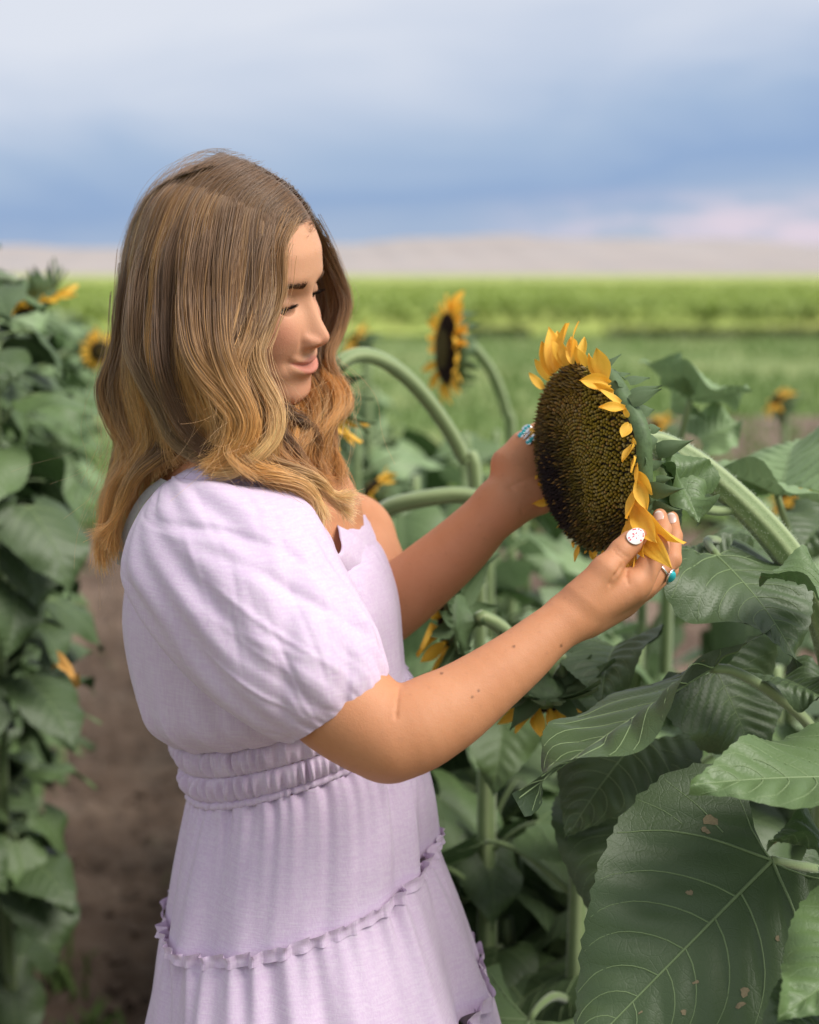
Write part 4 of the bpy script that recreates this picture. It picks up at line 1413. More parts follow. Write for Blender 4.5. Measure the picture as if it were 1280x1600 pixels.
for i, (a, n0, n1, dc, hb) in enumerate(AS):
    v = i / (nS - 1)
    cn, hn = (n0 + n1) / 2, (n1 - n0) / 2
    c2 = SA + SU * a + SN * cn
    ctr = C(c2[0], c2[1], dc)
    sc = dc / FPX
    nx = CR * SN[0] - CU * SN[1]
    ct, st = np.cos(thS), np.sin(thS)
    p = 2.25
    k = (np.abs(ct) ** p + np.abs(st) ** p) ** (-1 / p)
    # pleats at the neckline end and the hem, soft drapes between
    pl = 0.0045 * gather(thS, v, 81, 10, 26, 1.0) * math.exp(-v * 7.5) + 0.0006 * gather(thS, v, 82, 12, 34, 1.0) * math.exp(-(1 - v) * 9)
    dr = 0.0030 * gather(thS, v * 1.4, 83, 1, 6, 1.0) * math.sin(math.pi * v)
    fine = 0.0012 * gather(thS, v * 5, 84, 9, 22, 1.0) * math.sin(math.pi * v) ** 0.5
    # diagonal crease lines
    ang = np.angle(np.exp(1j * thS))
    cr = 0.0
    for (a0, v0, sl, wd_, am) in ((-1.15, 0.42, 0.9, 0.16, -0.0050), (-1.75, 0.52, 0.8, 0.20, -0.0045), (-0.55, 0.30, 1.3, 0.12, -0.0060), (-1.5, 0.70, -0.25, 0.13, -0.0045), (-2.2, 0.60, 0.6, 0.2, -0.0040), (-1.0, 0.83, -0.4, 0.12, -0.0045), (-0.35, 0.55, 0.7, 0.12, -0.004), (-0.30, 0.345, 0.25, 0.10, -0.014), (-0.95, 0.18, 0.35, 0.07, -0.005), (-1.25, 0.15, 0.3, 0.06, -0.004), (-1.35, 0.40, 0.28, 0.07, -0.004), (-1.0, 0.62, 0.35, 0.06, -0.004)):
        line = a0 + (v - v0) / sl
        cr = cr + am * np.exp(-0.5 * ((ang - line) / wd_) ** 2) * math.exp(-0.5 * ((v - v0) / 0.14) ** 2)
    for (a0, v0, sl, wd_, ln_, am) in FINE_CR:
        cr = cr + am * np.exp(-0.5 * (np.angle(np.exp(1j * (thS - a0 - (v - v0) / sl))) / wd_) ** 2) * math.exp(-0.5 * ((v - v0) / ln_) ** 2)
    dd = pl + dr + fine + cr
    x = hn * sc * ct * k + dd * ct
    y = hb * st * k + dd * st
    V.append(ctr + x[:, None] * nx + y[:, None] * CF)
V = np.array(V)
# rolled-in hem
hem = V[-1]; cen = hem.mean(0)
V = np.concatenate([V, [hem + (cen - hem) * 0.03 + 0.004 * (np.array(C(300, 850, 1.25)) - cen) / 0.3, hem + (cen - hem) * 0.05 + 0.03 * (np.array(C(300, 850, 1.25)) - cen) / 0.3]])
me = new_mesh('sleeve', V.reshape(-1, 3), grid_faces(nS + 2, 420, True)[:, ::-1], MAT['fabric'])
link('sleeve', me, dress)
# far sleeve, mostly hidden by the body
Vf = []
for i, v in enumerate(np.linspace(0, 1, 30)):
    c = C(*np.array([505, 850, 1.545]) * (1 - v) + np.array([560, 905, 1.525]) * v) + np.array([0.0, 0.02 * math.sin(3.1 * v), 0])
    r_ = 0.040 + 0.016 * math.sin(math.pi * (0.1 + 0.8 * v))
    ax = C(575, 900, 1.50) - C(545, 842, 1.535); ax /= np.linalg.norm(ax)
    b1 = np.cross(ax, [0, 1.0, 0]); b1 /= np.linalg.norm(b1); b2 = np.cross(ax, b1)
    th = np.linspace(0, 2 * np.pi, 80, endpoint=False)
    rr = r_ + 0.003 * gather(th, v, 91, 8, 20, 1.0)
    Vf.append(c + rr[:, None] * (np.cos(th)[:, None] * b1 + np.sin(th)[:, None] * b2))
link('sleeve', new_mesh('sleeve', np.concatenate(Vf), grid_faces(30, 80, True), MAT['fabric']), dress)
# front strap edge at the far side of the neckline
mb = MB()
st_p = crom(Cs([(500, 884, 1.285), (519, 870, 1.297), (533, 861, 1.308), (531, 838, 1.324), (528, 820, 1.342), (540, 811, 1.360), (556, 807, 1.39), (570, 804, 1.43)]), 40)
ex = crom(Cs([(520, 935, 1.345), (552, 920, 1.355), (582, 898, 1.372), (589, 872, 1.388), (589, 850, 1.402), (587, 838, 1.412), (583, 828, 1.43), (578, 816, 1.455)]), 40)
wv = 0.0008 * np.sin(np.linspace(0, 40, 40))[:, None] * (ex - st_p) / 0.03
bl_ = np.linspace(0, 1, 9)[:, None, None]
V = st_p[None] * (1 - bl_) + ex[None] * bl_ + np.sin(np.pi * bl_) * (-CF * 0.007)
V = V + (0.0006 * np.sin(np.linspace(0, 46, 40))[None, :, None] * (1 - 0.7 * bl_)) * (CR * 0.6 - CF)
V = np.concatenate([(st_p + 0.004 * CF)[None], V]).reshape(-1, 3)
mb.add(V, grid_faces(10, 40))
link('neckline_strap', mb.mesh('neckline_strap', MAT['fabric']), dress)
mb = MB()
bk0 = crom(Cs([(262, 752, 1.305), (235, 775, 1.315), (212, 808, 1.325), (198, 845, 1.335), (190, 885, 1.345)]), 30)
bk1 = crom(Cs([(252, 748, 1.33), (224, 770, 1.34), (203, 805, 1.35), (192, 842, 1.355), (186, 882, 1.36)]), 30)
mb.add(np.concatenate([bk0, (bk0 + bk1) / 2 + [-0.003, -0.002, 0.002], bk1]), grid_faces(3, 30))
link('lace_trim', mb.mesh('lace_trim', MAT['lace']), dress)
print('dress', round(time.time() - T0, 1))


# ------------------------------------------------------------------ nails and rings
def nail(center, along_, normal, lx, ly, colfun):
    x = along_ / np.linalg.norm(along_)
    z = normal - x * np.dot(normal, x); z /= np.linalg.norm(z)
    y = np.cross(z, x)
    n = 41
    g = np.linspace(-1, 1, n)
    X, Y = np.meshgrid(g, g, indexing='ij')
    # square to disc
    xd = X * np.sqrt(1 - Y ** 2 / 2); yd = Y * np.sqrt(1 - X ** 2 / 2)
    zz = 0.42 * ly * (1 - 0.9 * yd ** 2 - 0.35 * xd ** 2)
    V = center + (xd * lx)[..., None] * x + (yd * ly)[..., None] * y + zz[..., None] * z
    V2 = V - 0.0007 * z
    col = colfun(xd.ravel(), yd.ravel())
    V = np.concatenate([V.reshape(-1, 3), V2.reshape(-1, 3)])
    F = np.concatenate([grid_faces(n, n), grid_faces(n, n, off=n * n)[:, ::-1]]).tolist()
    bd = [i * n for i in range(n)] + [(n - 1) * n + j for j in range(1, n)] + [i * n + n - 1 for i in range(n - 2, -1, -1)] + [j for j in range(n - 2, 0, -1)]
    for a, b in zip(bd, bd[1:] + bd[:1]):
        F.append([a, b, b + n * n, a + n * n])
    me = new_mesh('fingernail', V, F, MAT['nail'], attrs={'Col': np.concatenate([col, col])})
    return link('fingernail', me, person)


def col_art(x, y):
    c = np.tile([[0.74, 0.72, 0.70]], (len(x), 1))
    def spot(cx, cy, rx, ry, an):
        dx, dy = x - cx, y - cy
        u = dx * math.cos(an) + dy * math.sin(an); v = -dx * math.sin(an) + dy * math.cos(an)
        c[(u / rx) ** 2 + (v / ry) ** 2 < 1] = (0.70, 0.05, 0.09)
    for k in range(5):
        an = k * 2 * math.pi / 5 + 0.4
        spot(-0.08 + 0.26 * math.cos(an), 0.02 + 0.30 * math.sin(an), 0.15, 0.10, an)
    for (cx, cy) in ((0.75, 0.35), (0.78, 0.05), (0.55, -0.62), (0.70, -0.42), (-0.72, 0.35), (-0.80, 0.05), (0.35, 0.75), (0.05, -0.82), (0.5, 0.62)):
        spot(cx, cy, 0.11, 0.10, 0)
    return c


def col_plain(x, y):
    c = np.tile([[0.62, 0.40, 0.33]], (len(x), 1))
    c[x > 0.62] = (0.70, 0.62, 0.56)
    return c


def surf_at(px, py, fn, d0=1.15, d1=1.45):
    ds = np.linspace(d0, d1, 1200)
    P = np.array([C(px, py, d) for d in ds])
    v = fn(P)
    i = np.argmax(v < 0.0)
    p = P[i]
    e = 0.0025
    g = np.array([fn((p + e * a)[None])[0] - fn((p - e * a)[None])[0] for a in np.eye(3)])
    return p, g / np.linalg.norm(g)


tdir = C(1003, 829, 1.240) - C(984, 846, 1.232)
for (px, py, td, lx, ly, cf) in ((993, 838, tdir, 0.0092, 0.0072, col_art), (1029, 807, C(1031, 800, 1.272) - C(1034, 822, 1.262), 0.0062, 0.0048, col_plain), (1049, 810, C(1049, 800, 1.298) - C(1052, 830, 1.284), 0.0062, 0.0048, col_plain)):
    p_, n_ = surf_at(px, py, g_arm_n)
    nail(p_ - n_ * 0.0006, td, n_, lx, ly, cf)


def torus(c, ax, R_, r_, n=40, m=10):
    ax = ax / np.linalg.norm(ax)
    b1 = np.cross(ax, [0.3, 0.2, 1.0]); b1 /= np.linalg.norm(b1); b2 = np.cross(ax, b1)
    a = np.linspace(0, 2 * np.pi, n, endpoint=False); b = np.linspace(0, 2 * np.pi, m, endpoint=False)
    A, Bb = np.meshgrid(a, b, indexing='ij')
    rad_ = np.cos(A)[..., None] * b1 + np.sin(A)[..., None] * b2
    V = c + rad_ * (R_ + r_ * np.cos(Bb))[..., None] + ax * (r_ * np.sin(Bb))[..., None]
    F = grid_faces(n, m, True).tolist()
    for j in range(m):
        F.append([(n - 1) * m + j, (n - 1) * m + (j + 1) % m, (j + 1) % m, j])
    return V.reshape(-1, 3), F


def blob(c, x, y, z, n=14, m=20):
    th = np.linspace(0.02, np.pi - 0.02, n); ph = np.linspace(0, 2 * np.pi, m, endpoint=False)
    A, Bb = np.meshgrid(th, ph, indexing='ij')
    V = c + np.cos(A)[..., None] * z + (np.sin(A) * np.cos(Bb))[..., None] * x + (np.sin(A) * np.sin(Bb))[..., None] * y
    return V.reshape(-1, 3), grid_faces(n, m, True).tolist()


# turquoise ring on the middle finger of the near hand
fa, fb = C(1008, 912, 1.256), C(1048, 874, 1.266)
fc = fa + (fb - fa) * 0.52
ring1 = link('ring', None, label='silver ring with an oval turquoise stone on the hand nearest the camera', category='ring')
ring1.location = fc
mb = MB(); mb.add(*torus(np.zeros(3), fb - fa, 0.0114, 0.0011)); link('ring_band', mb.mesh('ring_band', MAT['silver']), ring1)
od = CR * 0.80 - CU * 0.38 - CF * 0.45; od /= np.linalg.norm(od)
fx = (fb - fa) / np.linalg.norm(fb - fa); fy = np.cross(od, fx)
mb = MB(); mb.add(*blob(od * 0.0128, fx * 0.0050, fy * 0.0068, od * 0.0030)); link('ring_stone', mb.mesh('ring_stone', MAT['turq']), ring1)
mb = MB(); mb.add(*torus(od * 0.0122, od, 0.0064, 0.0010)); link('ring_bezel', mb.mesh('ring_bezel', MAT['silver']), ring1)
# butterfly ring on the far hand
rc = C(828, 694, 1.430)
ring2 = link('ring', None, label='turquoise butterfly ring on the thumb of the hand behind the sunflower', category='ring')
ring2.location = rc
ta = C(841, 682, 1.433) - C(822, 700, 1.430)
mb = MB(); mb.add(*torus(np.zeros(3), ta, 0.0155, 0.0011)); link('ring_band', mb.mesh('ring_band', MAT['silver']), ring2)
od = CU * 0.45 - CF * 0.85 - CR * 0.2; od /= np.linalg.norm(od)
e1 = ta / np.linalg.norm(ta); e1 = e1 - od * np.dot(e1, od); e1 /= np.linalg.norm(e1); e2_ = np.cross(od, e1)
mb = MB(); mb2 = MB()
for sx in (-1, 1):
    for (cx, cy, lx, ly) in ((0.0065, 0.0048, 0.0066, 0.0046), (-0.0045, 0.0042, 0.0048, 0.0036)):
        cc = od * 0.0165 + (e2_ * cx * 0 + e1 * cx * 0.75) + e2_ * (cy * 1.35 * sx)
        mb.add(*blob(cc, e1 * lx * 0.9, e2_ * ly, od * 0.0012))
        for q_ in range(3):
            mb2.add(*blob(cc + e1 * (q_ - 1) * lx * 0.5 + od * 0.0010 + e2_ * 0.0008 * (q_ % 2) * sx, e1 * 0.0017, e2_ * 0.0021, od * 0.0011, 8, 10))
mb.add(*blob(od * 0.0175, e1 * 0.0062, e2_ * 0.0012, od * 0.0013))
wing = link('ring_wing', mb.mesh('ring_wing', MAT['silver']), ring2)
link('ring_stone', mb2.mesh('ring_stone', MAT['turq']), wing)

# ------------------------------------------------------------------ leaves
def leaf_mesh(name, L, W, seed, droop=0.6, fold=0.25, cup=0.0, wave=0.010, nu=34, nv=26, veins=True, B=(0, 0, 0), pitch=0.0, petiole=None, mats=None, twist=0.0, quilt=0.004, vein_r=1.0, petr=0.0045, spots=None):
    r = np.random.default_rng(seed)
    ph = r.uniform(0, 6.28, 6)
    bk = 0.20
    asym = r.normal(0, 0.06)
    S0 = [0, .03, .08, .15, .24, .34, .46, .58, .70, .82, .92, 1.0]
    W0 = [.30, .385, .455, .495, .505, .485, .425, .345, .25, .145, .055, 0.0]

    def pos(s, t):
        s = np.asarray(s, float); t = np.asarray(t, float)
        hw = np.interp(s, S0, W0) * W
        at = np.abs(t)
        tooth = 0.020 * W * at ** 9 * ((s * 19 + 0.25 * np.sin(s * 40 + ph[0])) % 1.0 - 0.4) * (s > 0.05) * (s < 0.97)
        x = L * (s - bk * at ** 1.7 * np.clip(1 - s, 0, 1) ** 3.5)
        y = np.sign(t) * (at * hw + tooth) * (1 + asym * np.sign(t))
        z = fold * np.abs(y) * (1 - 0.45 * at) - cup * y ** 2 / W
        z = z + wave * at ** 2 * np.sin(s * 7.5 + ph[1] + 1.3 * np.sign(t) + ph[2] * 0.3) + 0.5 * wave * at ** 2 * np.sin(s * 15 + ph[3] * np.sign(t))
        qx = (x / L - 0.85 * np.abs(y) / L) * 7.0
        z = z + quilt * (np.abs(np.sin(qx * np.pi)) - 0.5) * np.clip(at * 3, 0, 1) * (1 - at ** 4)
        th = pitch + droop * np.clip(x / L, -0.3, 1.2) ** 1 * (0.35 + 0.65 * np.clip(x / L, 0, 1))
        # integrate the bend with a small table
        tb = np.linspace(-0.35, 1.05, 120)
        ta = pitch + droop * tb * (0.35 + 0.65 * np.clip(tb, 0, 1))
        dx = np.cumsum(np.cos(ta)) * (tb[1] - tb[0]); dz = np.cumsum(-np.sin(ta)) * (tb[1] - tb[0])
        i0 = np.argmin(np.abs(tb)); dx -= dx[i0]; dz -= dz[i0]
        X = L * np.interp(x / L, tb, dx) + z * np.sin(th)
        Z = L * np.interp(x / L, tb, dz) + z * np.cos(th)
        tw = twist * np.clip(x / L, 0, 1)
        Y = y * np.cos(tw) - z * 0 ; Z = Z + y * np.sin(tw)
        return np.stack([X + B[0], Y + B[1], Z + B[2]], -1)

    s = np.linspace(0, 1, nu + 1) ** 0.92; t = np.linspace(-1, 1, nv + 1)
    Sg, Tg = np.meshgrid(s, t, indexing='ij')
    V = pos(Sg, Tg).reshape(-1, 3)
    mb = MB()
    mb.add(V, grid_faces(nu + 1, nv + 1).tolist(), 0)
    if veins:
        vr = 0.0017 * vein_r * (L / 0.22)
        def vein(s0, t0, s1, t1, r0, r1, n=12, pw=0.85):
            x = np.linspace(0, 1, n)
            P = pos(s0 + (s1 - s0) * x ** 1.15, t0 + (t1 - t0) * x ** pw)
            VV, FF = tube(P, r0 + (r1 - r0) * x, 5, cap=False)
            mb.add(VV, FF, 1)
        vein(0, 0, 0.985, 0, vr, vr * 0.28, 22)
        for sg in (-1, 1):
            vein(0.0, 0, 0.36 + r.normal(0, .02), 0.95 * sg, vr * 0.75, vr * 0.25, 14, 0.9)
            vein(0.0, 0, 0.02, 0.92 * sg, vr * 0.55, vr * 0.2, 10, 1.0)
            vein(0.085, 0.42 * sg, 0.16, 0.97 * sg, vr * 0.4, vr * 0.15, 8)
            vein(0.18, 0.64 * sg, 0.25, 0.97 * sg, vr * 0.3, vr * 0.12, 6)
            for s0, s1 in ((0.17, .50), (0.30, .61), (0.43, .71), (0.55, .80), (0.67, .88), (0.78, .94)):
                vein(s0 + r.normal(0, .012), 0, s1 + r.normal(0, .015), 0.94 * sg, vr * (0.55 - 0.3 * s0), vr * 0.16, 10)
    for (s0, t0, rr0) in (spots or ()):
        an = np.linspace(0, 2 * np.pi, 9, endpoint=False)
        rw = rr0 * (1 + 0.35 * np.sin(an * 2 + s0 * 30) + 0.2 * np.sin(an * 3 + t0 * 9))
        P0 = pos(s0 + rw * np.cos(an) / L, t0 + rw * np.sin(an) / (0.45 * W))
        c0_ = pos(np.array([s0]), np.array([t0]))
        VV = np.concatenate([c0_, P0]) + np.array([0, 0, 0.0007])
        mb.add(VV, [(0, 1 + q_, 1 + (q_ + 1) % 9) for q_ in range(9)], 3)
    if petiole is not None:
        P = crom(np.array(petiole), 10)
        VV, FF = tube(P, np.linspace(petr * 1.25, petr * 0.7, 10), 8)
        mb.add(VV, FF, 2)
    me = mb.mesh(name, mats or [MAT['leaf'], MAT['vein'], MAT['stem']])
    return me


def frame(x, zh):
    x = np.asarray(x, float); x = x / np.linalg.norm(x)
    z = zh - x * np.dot(zh, x); z /= np.linalg.norm(z)
    y = np.cross(z, x)
    return np.stack([x, y, z], 1)


# shared library of leaves in stem space: x outward, z up, origin on the stem
LIB = []; LIB_LO = []; LIB_BG = []
for i in range(9):
    rr = np.random.default_rng(200 + i)
    pl = rr.uniform(0.09, 0.15); ri = rr.uniform(0.02, 0.08)
    pet = [(0, 0, 0), (pl * 0.5, 0, ri * 0.8), (pl * 0.85, 0, ri * 1.05), (pl, 0, ri)]
    L = rr.uniform(0.20, 0.26); Wd = L * rr.uniform(0.82, 0.98)
    kw = dict(droop=rr.uniform(0.5, 1.1), fold=rr.uniform(0.05, 0.35), wave=rr.uniform(0.008, 0.018), B=(pl, 0, ri), pitch=rr.uniform(0.15, 0.75), petiole=pet, twist=rr.normal(0, 0.25), cup=rr.uniform(0, 0.6))
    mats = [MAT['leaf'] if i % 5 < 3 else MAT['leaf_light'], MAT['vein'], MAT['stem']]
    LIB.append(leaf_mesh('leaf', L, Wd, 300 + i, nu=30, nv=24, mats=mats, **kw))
    mats = [MAT['leaf_light'] if i % 3 else MAT['leaf_lit'], MAT['vein'], MAT['stem']]  # background set: sky-lit leaf tops put into lighter base colours
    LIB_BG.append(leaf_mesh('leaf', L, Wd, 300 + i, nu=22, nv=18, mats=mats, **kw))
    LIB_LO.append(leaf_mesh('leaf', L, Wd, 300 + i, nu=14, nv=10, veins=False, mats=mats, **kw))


# ------------------------------------------------------------------ flower heads
def petal_mesh(L, W, seed, curl=0.5, cup=0.25):
    r = np.random.default_rng(seed)
    nu, nv = 12, 6
    s = np.linspace(0, 1, nu + 1); t = np.linspace(-1, 1, nv + 1)
    Sg, Tg = np.meshgrid(s, t, indexing='ij')
    hw = W * np.interp(Sg, [0, .12, .3, .5, .7, .86, 1], [.30, .62, .93, 1.0, .82, .45, 0.03])
    y = Tg * hw
    x = L * Sg
    z = cup * W * (Tg ** 2) * (1 - 0.4 * Sg) - curl * L * Sg ** 2 * 0.5 + 0.06 * W * np.cos(Tg * 9) + 0.10 * W * np.sin(Sg * 7 + r.uniform(0, 6)) * Tg
    y = y + 0.10 * L * r.normal() * Sg ** 2
    a = r.normal(0, 0.5) * Sg
    y, z = y * np.cos(a) - z * np.sin(a), y * np.sin(a) + z * np.cos(a)
    return new_mesh('petal', np.stack([x, y, z], -1).reshape(-1, 3), grid_faces(nu + 1, nv + 1), MAT['petal'])


PETALS = [petal_mesh(1.0, 0.175, 400 + i, random.Random(i).uniform(-0.2, 0.6), random.Random(i + 50).uniform(0.1, 0.9)) for i in range(8)]


def bract_mesh(seed, W=0.26):
    r = np.random.default_rng(seed)
    nu, nv = 10, 4
    s = np.linspace(0, 1, nu + 1); t = np.linspace(-1, 1, nv + 1)
    Sg, Tg = np.meshgrid(s, t, indexing='ij')
    hw = W * np.interp(Sg, [0, .2, .45, .7, .9, 1], [.8, 1.0, .85, .42, .1, .02])
    z = 0.3 * W * Tg ** 2 + (0.35 + 0.3 * r.normal()) * Sg ** 2 * 0.6
    return new_mesh('bract', np.stack([Sg, Tg * hw + 0.12 * r.normal() * Sg ** 2, z], -1).reshape(-1, 3), grid_faces(nu + 1, nv + 1), MAT['bract'])


BRACTS = [bract_mesh(500 + i) for i in range(6)]


def dome(r, R_, hgt):
    x = np.clip(r / R_, 0, 1.05)
    return hgt * (1 - x ** 2.4)


def head_base(R_, hgt, thick, mats):
    """disc face and green back of a flower head, z = facing direction"""
    n = 48
    prof = [(0.0, hgt - 0.002), (R_ * 0.5, dome(R_ * 0.5, R_, hgt) - 0.002), (R_ * 0.85, dome(R_ * 0.85, R_, hgt) - 0.002), (R_ * 0.98, -0.001), (R_ * 1.05, -0.006), (R_ * 1.02, -0.016),
            (R_ * 0.75, -thick * 0.65), (R_ * 0.42, -thick * 0.95), (R_ * 0.20, -thick * 1.25), (R_ * 0.17, -thick * 1.7)]
    th = np.linspace(0, 2 * np.pi, n, endpoint=False)
    V = []
    for r, z in prof:
        wob = 1 + 0.02 * np.sin(th * 5 + 1) + 0.015 * np.sin(th * 9)
        V.append(np.c_[r * wob * np.cos(th), r * wob * np.sin(th), np.full(n, z)])
    F = grid_faces(len(prof), n, True)
    fm = np.where(np.arange(len(F)) < 3 * n, 0, 1)
    return new_mesh('flower_head', np.concatenate(V), F[:, ::-1], mats, fm)


MAT['disc_dark'] = material('disc_dark', simple((0.022, 0.014, 0.007), 0.8, 0.4, 300))


def florets_mesh(R_, hgt, n, seed, colfun):
    r = np.random.default_rng(seed)
    k = np.arange(n) + 0.5
    rr = R_ * 0.99 * np.sqrt(k / n); a = k * 2.399963 + r.normal(0, 0.012, n)
    rr = rr * (1 + r.normal(0, 0.006, n))
    x, y = rr * np.cos(a), rr * np.sin(a)
    z = dome(rr, R_, hgt)
    sz = R_ * 1.72 / math.sqrt(n)
    # surface normal
    sl = -hgt * 2.4 / R_ * (np.clip(rr / R_, 0, 1)) ** 1.4
    N = np.stack([-sl * np.cos(a), -sl * np.sin(a), np.ones(n)], -1); N /= np.linalg.norm(N, axis=1)[:, None]
    kind, col, colt = colfun(x / R_, y / R_, r)
    N = N + r.normal(0, 0.10, (n, 3)) * kind[:, None]
    N /= np.linalg.norm(N, axis=1)[:, None]
    X = np.cross(N, [0.0, 1.0, 0.0]); X /= np.linalg.norm(X, axis=1)[:, None]; Y = np.cross(N, X)
    c = np.stack([x, y, z], -1)
    th = np.linspace(0, 2 * np.pi, 6, endpoint=False)
    lv = [(-0.6, 1.0, 0.0), (0.35, 0.86, 0.3), (0.75, 0.45, 0.6)]
    V = []; Cc = []
    h0 = sz * np.where(kind > 0.5, 0.9, 0.65) * r.uniform(0.75, 1.25, n)
    for (hz, rd, ct) in lv:
        rd_ = rd * np.where(kind > 0.5, 0.72, 0.98) * sz * 0.55
        ringv = c[:, None, :] + N[:, None, :] * (hz * h0)[:, None, None] + rd_[:, None, None] * (np.cos(th)[None, :, None] * X[:, None, :] + np.sin(th)[None, :, None] * Y[:, None, :])
        V.append(ringv)
        Cc.append(np.repeat((col * (1 - ct) + colt * ct)[:, None, :], 6, 1))
    tip = c + N * (h0 * np.where(kind > 0.5, 1.35, 0.80))[:, None]
    V = np.concatenate(V + [tip[:, None, :]], 1); Cc = np.concatenate(Cc + [colt[:, None, :]], 1)      # (n,19,3)
    fs = []
    for l in range(2):
        for j in range(6):
            fs.append((l * 6 + j, l * 6 + (j + 1) % 6, l * 6 + 6 + (j + 1) % 6)); fs.append((l * 6 + j, l * 6 + 6 + (j + 1) % 6, l * 6 + 6 + j))
    for j in range(6):
        fs.append((12 + j, 12 + (j + 1) % 6, 18))
    F = (np.arange(n)[:, None, None] * 19 + np.array(fs)[None]).reshape(-1, 3)
    return new_mesh('florets', V.reshape(-1, 3), F, MAT['floret'], attrs={'Col': Cc.reshape(-1, 3)}, smooth=False)


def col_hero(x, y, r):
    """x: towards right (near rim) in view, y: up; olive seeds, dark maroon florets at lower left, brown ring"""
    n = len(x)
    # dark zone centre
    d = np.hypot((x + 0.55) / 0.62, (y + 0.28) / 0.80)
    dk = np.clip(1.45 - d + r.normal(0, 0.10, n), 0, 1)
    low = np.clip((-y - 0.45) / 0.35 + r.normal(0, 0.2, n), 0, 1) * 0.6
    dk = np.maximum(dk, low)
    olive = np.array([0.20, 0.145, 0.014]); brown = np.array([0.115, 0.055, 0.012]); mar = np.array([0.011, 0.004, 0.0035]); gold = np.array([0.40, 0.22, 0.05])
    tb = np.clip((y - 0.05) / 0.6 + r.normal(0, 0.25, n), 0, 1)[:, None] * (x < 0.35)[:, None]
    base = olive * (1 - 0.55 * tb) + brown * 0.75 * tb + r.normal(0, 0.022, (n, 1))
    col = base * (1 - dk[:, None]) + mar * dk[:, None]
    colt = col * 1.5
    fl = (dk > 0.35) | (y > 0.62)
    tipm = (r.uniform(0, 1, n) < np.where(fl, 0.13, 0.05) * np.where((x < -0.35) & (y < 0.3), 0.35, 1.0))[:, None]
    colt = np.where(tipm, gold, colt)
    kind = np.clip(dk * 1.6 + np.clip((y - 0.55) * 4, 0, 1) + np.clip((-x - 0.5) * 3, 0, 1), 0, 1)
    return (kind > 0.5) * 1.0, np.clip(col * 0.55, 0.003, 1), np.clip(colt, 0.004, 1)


def col_bg(x, y, r):
    n = len(x)
    d = np.hypot(x, y)
    c = np.where((d < 0.55)[:, None], [[0.10, 0.07, 0.012]], [[0.030, 0.014, 0.007]]) + r.normal(0, 0.008, (n, 1))
    return (d > 0.55) * 1.0, np.clip(c * 0.7, 0.003, 1), np.clip(c * 1.4, 0.004, 1)


FLORETS_BG = {}


def make_head(parent, M, R_, hgt, petals, bracts, florets, thick=0.030):
    hb = head_base(R_, hgt, thick, [MAT['disc_dark'], MAT['bract']])
    h = link('flower_head', hb, parent, M)
    if florets is not None:
        link('florets', florets, h, None, kind='stuff')
    rr = random.Random(int(R_ * 1e5) + len(petals))
    for (phi, L, tilt, tw, wsc) in petals:
        a = rad(90 - phi)                   # phi: 0 up, clockwise seen from the front
        rd = np.array([math.cos(a), math.sin(a), 0]); z = np.array([0, 0, 1.0])
        x = rd * math.cos(rad(tilt)) + z * math.sin(rad(tilt))
        Fm = frame(x, z * math.cos(rad(tilt)) - rd * math.sin(rad(tilt)))
        ct, st_ = math.cos(rad(tw)), math.sin(rad(tw))
        Fm = Fm @ np.array([[1, 0, 0], [0, ct, -st_], [0, st_, ct]])
        Fm = Fm * np.array([L, L * wsc, L * wsc])
        link('petal', rr.choice(PETALS), h, M4(Fm, rd * R_ * 0.99 + z * -0.002))
    for (phi, L, tilt, zz) in bracts:
        a = rad(90 - phi)
        rd = np.array([math.cos(a), math.sin(a), 0]); z = np.array([0, 0, 1.0])
        x = rd * math.cos(rad(tilt)) + z * math.sin(rad(tilt))
        Fm = frame(x, -(z * math.cos(rad(tilt)) - rd * math.sin(rad(tilt)))) * L
        link('bract', rr.choice(BRACTS), h, M4(Fm, rd * R_ * (1.055 if zz > -0.013 else 0.98) + z * zz))
    return h


def stem_obj(pts, r0, r1, parent, n=40, k=24, name='stem', ribs=7):
    P = crom(np.array(pts, float), n)
    rr = np.linspace(r0, r1, n) if np.isscalar(r0) else np.interp(np.linspace(0, 1, n), np.linspace(0, 1, len(r0)), r0)
    V, F = tube(P, rr, k, ridge=0.045 if ribs else 0, nr=ribs)
    th = np.linspace(0, 2 * np.pi, k, endpoint=False)
    rib = np.tile(np.clip(np.cos(th * ribs) * 0.8 + 0.2, 0, 1) if ribs else np.zeros(k), n)
    return link(name, new_mesh(name, V, F, MAT['stem'], attrs={'rib': rib}), parent), P, rr


# ------------------------------------------------------------------ the held sunflower
def thing(name, label, cat, loc, group=None):
    o = link(name, None, None, None, label=label, category=cat, group=group)
    o.location = loc
    return o


